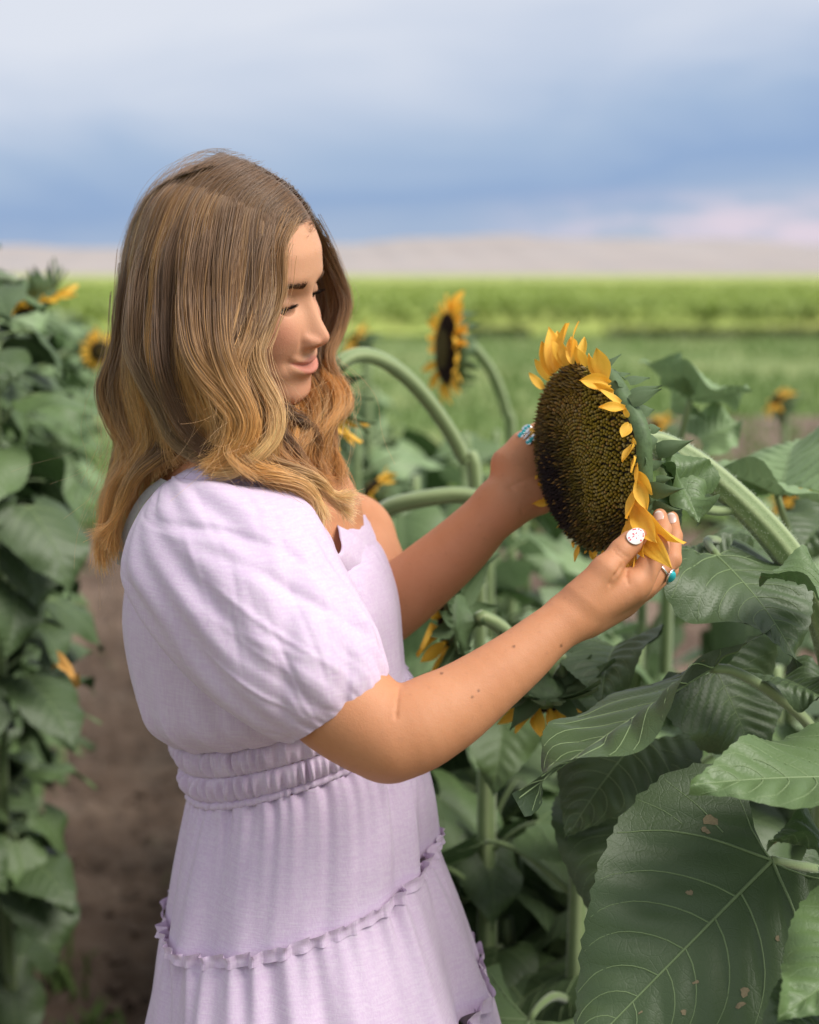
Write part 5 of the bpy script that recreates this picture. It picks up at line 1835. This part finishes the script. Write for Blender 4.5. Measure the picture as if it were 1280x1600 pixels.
BX, BY = 0.47, 1.48
held = thing('sunflower_plant', 'mature sunflower held in both hands, large dark seed head with wilting yellow petals', 'sunflower', (BX, BY, 0))
OFF = np.array([BX, BY, 0.0])
hc_ = C(912, 716, 1.335)
nrm = CB @ np.array([-0.900, -0.155, -0.408]); nrm /= np.linalg.norm(nrm)
upv = CB @ np.array([-0.17, 0.985, 0.0]); upv = upv - nrm * np.dot(upv, nrm); upv /= np.linalg.norm(upv)
rtv = np.cross(upv, nrm)                       # right in view
HEADM = M4(np.stack([rtv, upv, nrm], 1), hc_ - OFF)
PX = [  # base pixel, tip pixel, depth change of the tip, roll, width
    (847, 607, 826, 583, .004, 20, 1.3), (853, 591, 835, 561, 0, -10, 1.3), (858, 583, 843, 535, .004, 15, 1.25), (864, 577, 849, 511, .0, 0, 1.2), (868, 573, 856, 515, .012, -20, 1.2), (874, 571, 868, 508, .0, 10, 1.25),
    (881, 569, 862, 530, -.006, 30, 1.2), (889, 567, 894, 499, .0, -40, 1.1), (884, 568, 880, 530, -.008, 20, 1.4), (897, 571, 884, 520, .014, 0, 1.2), (906, 578, 899, 540, -.004, -20, 1.3), (912, 585, 903, 545, -.01, 25, 1.4), (903, 575, 918, 528, .014, 10, 1.1),
    (928, 598, 914, 560, -.006, 10, 1.6), (937, 606, 933, 543, -.004, -5, 1.75), (935, 614, 905, 589, -.012, 30, 1.6), (941, 622, 925, 600, -.008, -20, 1.2), (948, 640, 936, 610, -.006, 50, 1.2), (953, 650, 942, 636, -.010, 60, 1.6), (959, 660, 980, 638, -.004, 20, 2.2), (963, 668, 972, 685, -.006, -30, 2.2),
    (973, 688, 987, 694, -.004, 40, 2.4), (978, 700, 972, 714, -.008, 60, 1.8), (983, 716, 988, 738, -.006, 50, 1.5), (985, 724, 993, 760, -.006, 30, 1.3), (989, 738, 1021, 772, -.004, 0, 1.7), (991, 752, 1007, 799, -.008, -15, 1.5), (991, 768, 982, 811, -.010, 25, 1.3), (992, 780, 1000, 815, .004, 0, 1.3),
    (991, 786, 1046, 849, -.046, 10, 1.05), (989, 792, 1022, 855, -.050, -10, 1.05), (987, 800, 1017, 892, -.058, 15, 1.0), (985, 806, 1004, 870, -.052, -10, 1.1), (982, 812, 988, 895, -.044, 20, 0.9), (978, 820, 974, 886, -.040, 0, 1.0), (972, 830, 982, 878, -.020, 0, 1.1), (984, 806, 1030, 868, -.044, 0, 1.0),
    (872, 778, 836, 790, -.010, 10, 1.5), (858, 757, 840, 753, -.008, 0, 1.4), (852, 738, 834, 745, -.006, 20, 1.5), (866, 770, 848, 782, -.004, 0, 1.4), (889, 811, 870, 826, -.006, 10, 1.5), (897, 822, 889, 838, -.004, 0, 1.6), (906, 832, 897, 857, -.006, -10, 1.4), (914, 840, 900, 878, -.004, 10, 1.25), (922, 846, 914, 866, 0, 0, 1.5),
    (933, 851, 925, 872, -.004, 10, 1.7), (942, 855, 942, 874, 0, 0, 1.6), (840, 690, 829, 667, .004, 0, 1.3), (925, 848, 934, 880, .006, 0, 1.3), (950, 853, 958, 878, .004, 10, 1.3)]
HR = 0.0885
pet = []
phs = np.linspace(0, 360, 1441)
rim = np.array([hc_ + HR * (upv * math.cos(rad(p)) + rtv * math.sin(rad(p))) for p in phs])
rel = (rim - EYE) @ CB
rpx = np.c_[640 + FPX * rel[:, 0] / rel[:, 2], 800 - FPX * rel[:, 1] / rel[:, 2]]
for bx_, by_, tx, ty, dd, tw, wv_ in PX:
    k = int(np.argmin(np.hypot(rpx[:, 0] - bx_, rpx[:, 1] - by_)))
    pet.append((rim[k], C(tx, ty, rel[k, 2] + dd), tw, wv_))
br = []
rr = random.Random(5)
for i in range(66):
    br.append((i * 360 / 66 + rr.uniform(-4, 4), rr.uniform(0.016, 0.032), rr.choice([rr.uniform(-125, -80), rr.uniform(-80, -20)]), -0.004 - 0.016 * (i % 3) / 2 - rr.uniform(0, 0.003)))
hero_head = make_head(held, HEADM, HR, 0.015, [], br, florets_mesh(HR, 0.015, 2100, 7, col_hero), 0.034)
HI = np.linalg.inv(HEADM)
rr = random.Random(6)
for b_, t_, tw, wv_ in pet:
    bl = (HI @ np.append(b_ - OFF, 1))[:3]; tl = (HI @ np.append(t_ - OFF, 1))[:3]
    L = np.linalg.norm(tl - bl)
    vw = HI[:3, :3] @ (-CF)
    Fm = frame(tl - bl, vw * 0.7 + np.array([0, 0, 0.7]))
    ct, st_ = math.cos(rad(tw)), math.sin(rad(tw))
    Fm = Fm @ np.array([[1, 0, 0], [0, ct, -st_], [0, st_, ct]])
    link('petal', rr.choice(PETALS), hero_head, M4(Fm * np.array([L, L * wv_ * 0.86, L * wv_ * 0.86]), bl))
bc = hc_ - nrm * 0.045
stem_pts = [bc, bc - nrm * 0.022 + np.array([0, 0, 0.004]), C(1040, 700, 1.368), C(1100, 735, 1.372), C(1170, 796, 1.374), C(1228, 862, 1.378), C(1272, 935, 1.385), C(1300, 1020, 1.40), C(1325, 1180, 1.42), C(1320, 1400, 1.44), np.array([0.46, 1.47, 0.5]), np.array([BX, BY, 0.0])]
_, SP, SR = stem_obj([p - OFF for p in stem_pts], [.0125, .0135, .0135, .0148, .0150, .0150, .0150, .0155, .016, .017, .018, .02], 0, held, n=110, k=42, ribs=7)
# short hairs on the stem and the petiole
r = np.random.default_rng(77)
nf = 5200
ii = r.integers(2, 66, nf)
dirs = r.normal(size=(nf, 3))
tg = np.gradient(SP, axis=0); tg /= np.linalg.norm(tg, axis=1)[:, None]
dirs -= tg[ii] * np.sum(dirs * tg[ii], 1)[:, None]; dirs /= np.linalg.norm(dirs, axis=1)[:, None]
b0 = SP[ii] + (SP[np.minimum(ii + 1, len(SP) - 1)] - SP[ii]) * r.uniform(0, 1, (nf, 1)) + dirs * SR[ii][:, None] * 0.98
ln = r.uniform(0.0012, 0.0030, nf)[:, None, None]
S = b0[:, None, :] + (dirs + r.normal(0, 0.25, (nf, 3)))[:, None, :] * np.linspace(0, 1, 3)[None, :, None] * ln
fz = hair_curves('stem_hairs', S, 0.00010, 0.00004, np.array([0.75, 0.80, 0.62]), MAT['hair'], held, kind='stuff')


def hero_leaf(parent, off, base, tip, nh, Wd, seed, light=False, petiole=None, petr=0.0055, **kw):
    """a leaf laid out between two points; nh hints where its upper side faces"""
    b, t = C(*base), C(*tip)
    L = np.linalg.norm(t - b)
    nhw = CB @ np.array(nh, float)
    R3 = frame(t - b, nhw)
    mats = [MAT['leaf_lit'] if light == 2 else MAT['leaf_light'] if light else MAT['leaf'], MAT['vein'], MAT['stem'], MAT['blemish']]
    args = dict(droop=0.25, fold=0.12, wave=0.012, nu=46, nv=40)
    args.update(kw)
    me = leaf_mesh('leaf', L, Wd, seed, mats=mats, **args)
    o = link('leaf', me, parent, M4(R3, b - off))
    if petiole:
        P = crom(np.array([b] + [C(*p) for p in petiole]) - off, 24)
        V, F = tube(P, np.linspace(petr * 0.7, petr, 24), 10)
        rib = np.tile(np.clip(np.cos(np.linspace(0, 2 * np.pi, 10, endpoint=False) * 2), 0, 1) * 0.6, 24)
        link('petiole', new_mesh('petiole', V, F, MAT['stem'], attrs={'rib': rib}), o, np.linalg.inv(M4(R3, b - off)))
    return o


# leaves of the held plant
hero_leaf(held, OFF, (1068, 782, 1.325), (1012, 700, 1.315), (0.30, 0.45, -0.8), 0.085, 601, light=True, fold=0.5, droop=-0.9, wave=0.012, quilt=0.002, petiole=[(1090, 792, 1.345), (1120, 798, 1.365), (1152, 795, 1.374)])
hero_leaf(held, OFF, (1052, 742, 1.325), (1100, 812, 1.290), (0.5, 0.5, -0.7), 0.060, 602, light=True, fold=0.7, droop=0.3, wave=0.012, quilt=0.002, nu=30, nv=24)
hero_leaf(held, OFF, (1120, 868, 1.36), (1270, 1010, 1.26), (0.25, 0.75, -0.6), 0.17, 603, fold=0.10, droop=0.5, wave=0.014, petiole=[(1105, 845, 1.40), (1130, 850, 1.45), (1180, 900, 1.45), (1300, 1000, 1.42)])
hero_leaf(held, OFF, (1140, 905, 1.42), (1062, 838, 1.43), (0.0, 0.7, -0.7), 0.11, 604, fold=0.1, droop=0.5)
hero_leaf(held, OFF, (1330, 930, 1.25), (1190, 893, 1.22), (-0.1, 0.95, -0.35), 0.12, 605, light=True, fold=0.15, droop=0.1, petiole=[(1345, 960, 1.30), (1320, 1020, 1.40)])


# ------------------------------------------------------------------ plants
def plant_leaves(root, P, R_, n, r, lib, z0=0.15, z1=0.97, smin_=0.6, smax_=1.0, start=None, prune=None):
    a = r.uniform(0, 6.28) if start is None else start
    for i in range(n):
        f = z0 + (z1 - z0) * (i + r.uniform(0, 0.6)) / n
        k = int(np.clip(f * (len(P) - 1), 0, len(P) - 1))
        a += 2.4 + r.normal(0, 0.3)
        sc = r.uniform(smin_, smax_) * (1.0 if f < 0.75 else 1.0 - 0.9 * (f - 0.75))
        Rz = np.array(Matrix.Rotation(a, 3, 'Z') @ Matrix.Rotation(r.normal(0.0, 0.22) - 0.35 * max(0, f - 0.8), 3, 'Y') @ Matrix.Rotation(r.normal(0, 0.2), 3, 'X'))
        tipw = np.array(root.location) + P[k] + Rz[:, 0] * 0.30 * sc
        if prune is not None and prune(tipw):
            r.integers(0, 2)
            continue
        link('leaf', lib[r.integers(0, len(lib))], root, M4(Rz * sc, P[k] + Rz[:, 0] * R_ * 0.6))


def bud_petals(r, n, L):
    return [(i * 360 / n + r.uniform(-6, 6), L * r.uniform(0.8, 1.1), r.uniform(40, 75), r.uniform(-25, 25), 1.2) for i in range(n)]


def plant(x, y, h, label, seed, nleaf=14, lean=(0.0, 0.0), head=None, lib=LIB, group=None, z0=0.15, hook=None, smx=(0.75, 1.15), prune=None):
    r = np.random.default_rng(seed)
    o = thing('sunflower_plant', label, 'sunflower', (x, y, 0), group)
    P = [(0, 0, -0.04), (r.normal(0, 0.01), r.normal(0, 0.01), h * 0.35), (lean[0] * 0.5, lean[1] * 0.5, h * 0.7), (lean[0], lean[1], h)]
    if hook is not None:
        P += [tuple(np.array(p) - np.array([x, y, 0])) for p in hook]
    _, SPp, _ = stem_obj(P, 0.016, 0.008, o, n=34, k=12, ribs=4)
    nb = len(SPp) if hook is None else int(len(SPp) * 0.72)
    plant_leaves(o, SPp[:nb], 0.012, nleaf, r, lib, z0, smin_=smx[0], smax_=smx[1], prune=prune)
    if head is not None:
        nv, R_, npet, pl, kind = head
        nv = np.array(nv, float); nv /= np.linalg.norm(nv)
        ux = np.array([0, 0, 1.0]) - nv * nv[2]
        if np.linalg.norm(ux) < 0.1:
            ux = np.array([0, 1.0, 0]) - nv * nv[1]
        ux /= np.linalg.norm(ux)
        rx = np.cross(ux, nv)
        rr = random.Random(seed)
        top = SPp[-1]
        M = M4(np.stack([rx, ux, nv], 1), top + nv * 0.03)
        key = round(R_, 3)
        if kind == 'bloom':
            if key not in FLORETS_BG:
                FLORETS_BG[key] = florets_mesh(R_, 0.012, 420, 3, col_bg)
            pets = [(i * 360 / npet + rr.uniform(-5, 5), pl * rr.uniform(0.75, 1.1), rr.uniform(-15, 25), rr.uniform(-20, 20), 1.2) for i in range(npet)]
            brs = [(i * 20 + rr.uniform(-6, 6), rr.uniform(0.03, 0.05), rr.uniform(-60, -10), -0.010) for i in range(18)]
            make_head(o, M, R_, 0.012, pets, brs, FLORETS_BG[key], 0.026)
        else:
            if key not in FLORETS_BG:
                FLORETS_BG[key] = florets_mesh(R_, 0.008, 150, 3, col_bg)
            pets = [(i * 360 / npet + rr.uniform(-6, 6), pl * rr.uniform(0.8, 1.15), rr.uniform(20, 70), rr.uniform(-30, 30), 1.25) for i in range(npet)]
            brs = [(i * 17 + rr.uniform(-6, 6), rr.uniform(0.035, 0.065), rr.uniform(-35, 55), -0.012) for i in range(22)]
            make_head(o, M, R_, 0.008, pets, brs, FLORETS_BG[key], 0.024)
    return o


# foreground plant with the very large leaf at lower right
BIG = np.array([0.62, 1.42, 0.0])
pB = thing('sunflower_plant', 'foreground sunflower plant whose huge veined heart shaped leaf hangs below the hands', 'sunflower', tuple(BIG))
stem_obj([(0, 0, -0.04), (-0.01, 0, 0.5), (-0.02, -0.02, 0.9), (-0.04, -0.06, 1.08)], 0.017, 0.011, pB, n=30, k=14, ribs=5)
hero_leaf(pB, BIG, (1206, 1345, 1.255), (885, 1668, 1.170), (-0.10, 0.48, -0.86), 0.225, 611, fold=0.06, droop=0.12, spots=[(0.10, -0.55, .0048), (0.13, -0.50, .0030), (0.42, 0.62, .0040), (0.46, 0.70, .0032), (0.60, 0.50, .0028), (0.50, 0.30, .0022), (0.30, -0.25, .0026), (0.06, -0.80, .0036), (0.70, 0.20, .0018), (0.35, 0.78, .0024), (0.22, 0.45, .0020)], wave=0.010, nu=64, nv=54, quilt=0.0035, petiole=[(1240, 1352, 1.27), (1290, 1362, 1.31), (1420, 1400, 1.40), (1600, 1420, 1.43)], petr=0.0065)
hero_leaf(pB, BIG, (1400, 1215, 1.20), (1083, 1207, 1.13), (0.05, 0.93, -0.38), 0.155, 612, light=True, fold=0.22, droop=0.15, wave=0.010, petiole=[(1460, 1230, 1.28), (1560, 1300, 1.40)])
hero_leaf(pB, BIG, (1330, 1335, 1.20), (1203, 1306, 1.14), (0.0, 0.95, -0.3), 0.08, 613, light=True, fold=0.2, droop=0.1)
hero_leaf(pB, BIG, (1400, 1470, 1.12), (1218, 1576, 1.05), (-0.2, 0.75, -0.6), 0.12, 614, light=True, fold=0.2, droop=0.2)
hero_leaf(pB, BIG, (1225, 1370, 1.28), (1290, 1500, 1.25), (0.3, 0.4, -0.8), 0.12, 615, fold=0.25, droop=0.4)
hero_leaf(pB, BIG, (1320, 1600, 1.10), (1190, 1625, 1.05), (0, 0.8, -0.5), 0.10, 616, fold=0.2, droop=0.2)

# the plant whose folded leaf crosses below the near hand
PC = np.array([0.50, 1.62, 0.0])
pC = thing('sunflower_plant', 'sunflower plant with a long folded leaf seen edge on below the hands', 'sunflower', tuple(PC))
stem_obj([(0, 0, -0.04), (-0.01, 0, 0.5), (-0.02, -0.05, 0.95), (-0.03, -0.10, 1.18)], 0.016, 0.010, pC, n=30, k=14, ribs=5)
hero_leaf(pC, PC, (1112, 1044, 1.30), (798, 1238, 1.17), (0.36, 0.80, 0.42), 0.150, 621, fold=0.30, droop=0.08, wave=0.016, nu=56, nv=44, petiole=[(1150, 1050, 1.315), (1210, 1085, 1.35), (1268, 1138, 1.40), (1310, 1230, 1.50)], petr=0.0065)
hero_leaf(pC, PC, (1120, 1050, 1.40), (1190, 1190, 1.38), (0.3, 0.5, -0.8), 0.16, 622, fold=0.15, droop=0.3)
hero_leaf(pC, PC, (1225, 1060, 1.36), (1300, 1090, 1.30), (-0.2, 0.9, -0.3), 0.07, 623, fold=0.5, droop=0.3)
hero_leaf(pC, PC, (1000, 1150, 1.48), (880, 1290, 1.40), (-0.1, 0.75, -0.65), 0.15, 624, fold=0.15, droop=0.5)
hero_leaf(pC, PC, (960, 1010, 1.50), (930, 1060, 1.40), (-0.3, 0.7, -0.6), 0.12, 625, fold=0.5, droop=0.8)
hero_leaf(pC, PC, (1000, 1250, 1.50), (930, 1440, 1.40), (-0.2, 0.6, -0.75), 0.17, 626, fold=0.15, droop=0.5)

# plants with buds between the arms
pD = plant(0.10, 1.72, 1.02, 'sunflower plant with a half opened bud between the two arms', 701, nleaf=10, lean=(0.0, -0.02), z0=0.3, smx=(0.5, 0.8),
           head=(tuple(CB @ np.array([-0.93, -0.12, 0.30])), 0.030, 18, 0.040, 'bud'), hook=[C(820, 1080, 1.66), C(800, 1000, 1.60), C(760, 966, 1.56), C(744, 970, 1.555)])
pE = plant(0.20, 1.60, 0.95, 'sunflower plant with a drooping half opened bud below the near forearm', 702, nleaf=11, z0=0.25,
           head=((-0.10, 0.25, -0.95), 0.022, 12, 0.034, 'bud'), hook=[C(880, 1060, 1.48), C(868, 1030, 1.46), C(852, 1052, 1.44)])
# plant with the curled pale leaves at upper right
PF_ = np.array([0.72, 1.95, 0.0])
pF = thing('sunflower_plant', 'sunflower plant with pale curled leaves standing behind the arching hero stem'.replace(' hero', ' held'), 'sunflower', tuple(PF_))
stem_obj([(0, 0, -0.04), (-0.02, -0.05, 0.5), (-0.12, -0.15, 0.9), (-0.20, -0.25, 1.10)], 0.015, 0.010, pF, n=30, k=14, ribs=5)
hero_leaf(pF, PF_, (1215, 775, 1.60), (1085, 702, 1.56), (-0.35, 0.85, -0.25), 0.15, 631, light=2, fold=0.35, droop=0.55, wave=0.012, petiole=[(1222, 800, 1.61), (1232, 840, 1.63), (1240, 960, 1.68)])
hero_leaf(pF, PF_, (1222, 770, 1.62), (1238, 655, 1.70), (-0.55, 0.35, -0.75), 0.20, 632, light=2, fold=0.35, droop=0.6, wave=0.012)
hero_leaf(pF, PF_, (1200, 830, 1.70), (1280, 900, 1.60), (0.1, 0.8, -0.5), 0.15, 633, light=2, fold=0.3, droop=0.7)
hero_leaf(pF, PF_, (1300, 810, 1.70), (1250, 830, 1.62), (-0.1, 0.8, -0.5), 0.10, 634, fold=0.3, droop=0.9)
# plant with the upright umbrella-like leaf
PG = np.array([0.40, 2.15, 0.0])
pG = thing('sunflower_plant', 'sunflower plant raising one broad leaf on a thin brown stalk against the grass', 'sunflower', tuple(PG))
stem_obj([(0, 0, -0.04), (0, 0, 0.6), (-0.01, -0.05, 1.0), (-0.03, -0.15, 1.20)], 0.013, 0.008, pG, n=30, k=12, ribs=4)
hero_leaf(pG, PG, (1078, 626, 1.86), (1176, 606, 1.80), (-0.15, 0.85, 0.45), 0.13, 641, fold=0.45, droop=0.15, light=2, petiole=[(1070, 660, 1.87), (1060, 700, 1.90), (1050, 760, 1.97)])
hero_leaf(pG, PG, (1076, 626, 1.86), (1000, 564, 1.92), (0.3, 0.80, 0.45), 0.10, 642, fold=0.35, droop=-0.1, light=2)
hero_leaf(pG, PG, (1095, 690, 1.90), (1160, 650, 1.90), (-0.3, 0.5, -0.8), 0.09, 643, fold=0.5, droop=0.5, light=2)
plant_leaves(pG, np.array([[0, 0, z] for z in np.linspace(0.2, 1.0, 20)]), 0.012, 9, np.random.default_rng(9), LIB)

# arching stems and the flower behind
def arch_plant(label, base, pts, r0, seed, nleaf, head=None, z1=0.8):
    r = np.random.default_rng(seed)
    o = thing('sunflower_plant', label, 'sunflower', base)
    off = np.array(base)
    P = [np.array([0, 0, -0.04]), np.array([0, 0, 0.5])] + [C(*p) - off for p in pts]
    P[1] = P[2] * np.array([0.55, 0.55, 0.5])
    _, SPp, _ = stem_obj(P, [0.016, 0.015, r0, r0, r0, r0 * 0.9], 0, o, n=60, k=16, ribs=5)
    plant_leaves(o, SPp[:34], 0.012, nleaf, r, LIB_BG, 0.2, z1)
    return o, off, SPp


o, off, sp = arch_plant('sunflower plant with a thick pale stem arching up beside her chin', tuple(np.array([0.13, 2.10, 0])), [(745, 790, 1.95), (722, 712, 1.93), (688, 652, 1.89), (642, 596, 1.84), (595, 562, 1.79), (552, 556, 1.76), (510, 585, 1.74)], 0.0100, 801, 18)
nv = np.array([-0.8, 0.1, -0.5]); nv /= np.linalg.norm(nv); ux = np.array([0, 1.0, 0.1]); ux -= nv * np.dot(ux, nv); ux /= np.linalg.norm(ux)
rr = random.Random(8)
FB = florets_mesh(0.05, 0.012, 420, 3, col_bg)
make_head(o, M4(np.stack([np.cross(ux, nv), ux, nv], 1), sp[-1] + nv * 0.02), 0.05, 0.012, [(i * 18, 0.045, rr.uniform(-10, 30), 0, 1.2) for i in range(20)], [(i * 24, 0.04, rr.uniform(-60, 0), -0.01) for i in range(15)], FB, 0.026)
o, off, sp = arch_plant('sunflower plant with a thick pale stem arching low behind the far wrist', tuple(np.array([-0.06, 1.88, 0])), [(572, 900, 1.80), (575, 830, 1.78), (605, 795, 1.76), (660, 780, 1.74), (720, 774, 1.73), (775, 785, 1.72)], 0.0110, 802, 18)
nv = np.array([0.75, -0.1, -0.6]); nv /= np.linalg.norm(nv); ux = np.array([0, 1.0, 0.1]); ux -= nv * np.dot(ux, nv); ux /= np.linalg.norm(ux)
make_head(o, M4(np.stack([np.cross(ux, nv), ux, nv], 1), sp[-1] + nv * 0.02), 0.05, 0.012, [(i * 18, 0.045, rr.uniform(-10, 30), 0, 1.2) for i in range(20)], [(i * 24, 0.04, rr.uniform(-60, 0), -0.01) for i in range(15)], FB, 0.026)
# the flower head in profile behind
o, off, sp = arch_plant('sunflower in bloom facing left behind the held flower, seen out of focus', tuple(np.array([0.20, 2.72, 0])), [(800, 720, 2.60), (790, 640, 2.56), (770, 585, 2.52), (745, 548, 2.48), (728, 536, 2.46), (716, 536, 2.45)], 0.0095, 803, 22)
nv = CB @ np.array([-0.955, -0.02, -0.27]); nv /= np.linalg.norm(nv); ux = CB @ np.array([0.0, 1.0, 0.0]); ux -= nv * np.dot(ux, nv); ux /= np.linalg.norm(ux)
hm = M4(np.stack([np.cross(ux, nv), ux, nv], 1), C(700, 545, 2.42) - off)
ps = [(i * 12 + rr.uniform(-4, 4), rr.uniform(0.028, 0.038) * (1.1 if abs(((i * 9 + 180) % 360) - 180) < 40 or abs(i * 9 - 180) < 45 else 0.8), rr.uniform(-20, 45), rr.uniform(-20, 20), 1.5) for i in range(40)]
make_head(o, hm, 0.061, 0.012, ps, [(i * 20, 0.03, rr.uniform(-110, -50), -0.01) for i in range(18)], florets_mesh(0.061, 0.012, 700, 5, col_bg), 0.028)

# right-hand row: filler plants behind
RG = 'sunflowers standing behind the woman on the right'
fill = [(0.34, 1.74, 0.98), (0.62, 1.72, 0.98), (0.84, 1.62, 1.00), (0.30, 2.02, 1.05), (0.56, 2.0, 1.0), (0.14, 2.30, 1.16), (0.40, 2.35, 1.05), (0.00, 2.50, 1.22), (0.26, 2.75, 1.16), (0.08, 3.0, 1.24), (-0.12, 2.85, 1.28), (0.20, 3.4, 1.20), (-0.05, 3.5, 1.27), (-0.24, 3.5, 1.30), (-0.06, 4.1, 1.25), (-0.28, 4.3, 1.30), (-0.40, 5.0, 1.28), (-0.22, 4.8, 1.24), (1.0, 1.85, 0.96), (-0.10, 2.2, 1.12), (0.06, 1.80, 0.90), (-0.45, 5.7, 1.28)]
ORD = 'nearest second third fourth fifth sixth seventh eighth ninth tenth eleventh twelfth thirteenth fourteenth fifteenth sixteenth seventeenth eighteenth nineteenth twentieth'.split() + ['twenty-%s' % a for a in ('first', 'second', 'third', 'fourth', 'fifth', 'sixth', 'seventh', 'eighth', 'ninth')] + ['thirtieth', 'thirty-first', 'thirty-second', 'thirty-third', 'thirty-fourth', 'thirty-fifth', 'thirty-sixth', 'thirty-seventh', 'thirty-eighth', 'thirty-ninth']
fill += [(0.02, 1.62, 0.62), (0.10, 1.56, 0.66), (0.28, 1.62, 0.80), (0.40, 1.70, 0.84), (0.56, 1.66, 0.86), (0.16, 1.72, 0.74), (0.48, 1.58, 0.80), (0.70, 1.55, 0.85), (0.20, 1.50, 0.70), (0.36, 1.90, 0.85), (0.14, 1.95, 0.9)]
fill.sort(key=lambda p: p[1])
for i, (x, y, h) in enumerate(fill):
    lb = [m for m in LIB if m.materials[0] == MAT['leaf']] if y < 1.85 else LIB_BG if y < 3.2 else LIB_LO  # front plants get only dark leaves, the thicket's shade put into colour
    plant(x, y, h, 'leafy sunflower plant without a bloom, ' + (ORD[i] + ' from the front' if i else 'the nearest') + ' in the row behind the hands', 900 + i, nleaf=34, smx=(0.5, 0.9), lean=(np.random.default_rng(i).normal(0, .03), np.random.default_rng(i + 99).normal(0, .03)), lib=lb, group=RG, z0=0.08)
for i, (px, py, d, lab) in enumerate([(572, 528, 3.3, 'small yellow bloom of a sunflower plant right beside her nose'), (606, 764, 2.2, 'yellow bloom of a sunflower low behind her hair ends and the arching stem'), (1228, 624, 3.6, 'orange yellow sunflower bloom standing alone in the grass at far right'), (1040, 668, 2.9, 'orange yellow bloom half hidden behind the thick stem of the held sunflower'), (1246, 768, 2.7, 'yellow bloom low at the right edge behind the curled leaves')]):
    p = C(px, py, d)
    plant(p[0] + 0.02, p[1] + 0.03, p[2] - 0.02, lab, 950 + i, nleaf=10, lean=(-0.02, -0.03), lib=LIB if d < 3 else LIB_LO, head=((-0.75, -0.1, 0.6), 0.018, 18, 0.033, 'bloom'), z0=0.2)

def path_clear(q):
    return q[0] > -0.215 * q[1] + 0.05 - 0.30 * max(0, 1.05 - q[2])


# left-hand row along the path
LG = 'sunflowers in the row along the left of the path'
left = [(-0.21 * y - (0.215 if y > 1.95 else 0.44) + dx, y, h + (0.08 if y < 3.3 else 0.05)) for y, dx, h in [(1.62, 0.0, 1.36), (1.78, -0.10, 1.46), (1.92, 0.03, 1.48), (2.05, -0.12, 1.58), (2.18, 0.02, 1.54), (2.30, -0.14, 1.64), (2.44, -0.05, 1.56), (2.58, -0.10, 1.66), (2.74, -0.05, 1.52), (2.92, -0.08, 1.58), (3.12, -0.05, 1.50), (3.35, -0.08, 1.54), (3.6, -0.05, 1.46), (3.9, -0.06, 1.48), (4.25, 0.02, 1.42), (4.6, -0.08, 1.42), (5.0, 0.0, 1.40), (5.5, -0.06, 1.38), (6.0, 0.0, 1.36), (6.6, 0.0, 1.35), (7.4, 0.0, 1.33), (8.3, 0.0, 1.31), (2.12, -0.32, 1.68), (2.4, -0.34, 1.70), (2.7, -0.34, 1.70), (3.1, -0.34, 1.66), (3.6, -0.36, 1.58), (4.3, -0.4, 1.5)]]
left.sort(key=lambda p: p[1])
for i, (x, y, h) in enumerate(left):
    rr_ = np.random.default_rng(i + 50)
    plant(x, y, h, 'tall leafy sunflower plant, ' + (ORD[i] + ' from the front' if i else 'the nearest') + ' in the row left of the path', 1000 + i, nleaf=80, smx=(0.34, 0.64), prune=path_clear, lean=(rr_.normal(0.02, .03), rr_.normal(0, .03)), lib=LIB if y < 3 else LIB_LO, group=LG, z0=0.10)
p = C(45, 470, 2.35)
plant(p[0] - 0.22, p[1] + 0.06, p[2] - 0.08, 'tall sunflower with a drooping yellow bloom at the left edge of the path', 1100, nleaf=54, smx=(0.42, 0.75), prune=path_clear, lean=(0, -0.02), head=((0.30, 0.10, -0.95), 0.045, 24, 0.04, 'bloom'), z0=0.1, hook=[C(-40, 450, 2.42), C(10, 436, 2.38), C(38, 448, 2.34)])
p = C(152, 545, 3.4)
plant(p[0] - 0.34, p[1] + 0.03, p[2] - 0.16, 'sunflower with a small yellow bloom half hidden behind her hair', 1101, nleaf=40, smx=(0.40, 0.75), prune=path_clear, lean=(0, -0.02), head=((0.5, -0.75, -0.1), 0.024, 16, 0.03, 'bloom'), lib=LIB_LO, z0=0.1, hook=[C(70, 570, 3.43), C(120, 548, 3.42), C(148, 545, 3.4)])
# a withered leaf hanging in the left row
b = C(92, 1038, 1.95)
dl = link('withered_leaf', leaf_mesh('withered_leaf', 0.055, 0.022, 5, fold=0.6, droop=0.5, nu=12, nv=8, veins=False, mats=[MAT['dry'], MAT['dry'], MAT['dry']]), None, M4(frame(C(136, 1068, 1.9) - b, np.array([0, -0.4, 1.0])), b), label='withered orange yellow leaf hanging beside the path in the left row', category='leaf')
print('done', round(time.time() - T0, 1), len(bpy.data.objects))
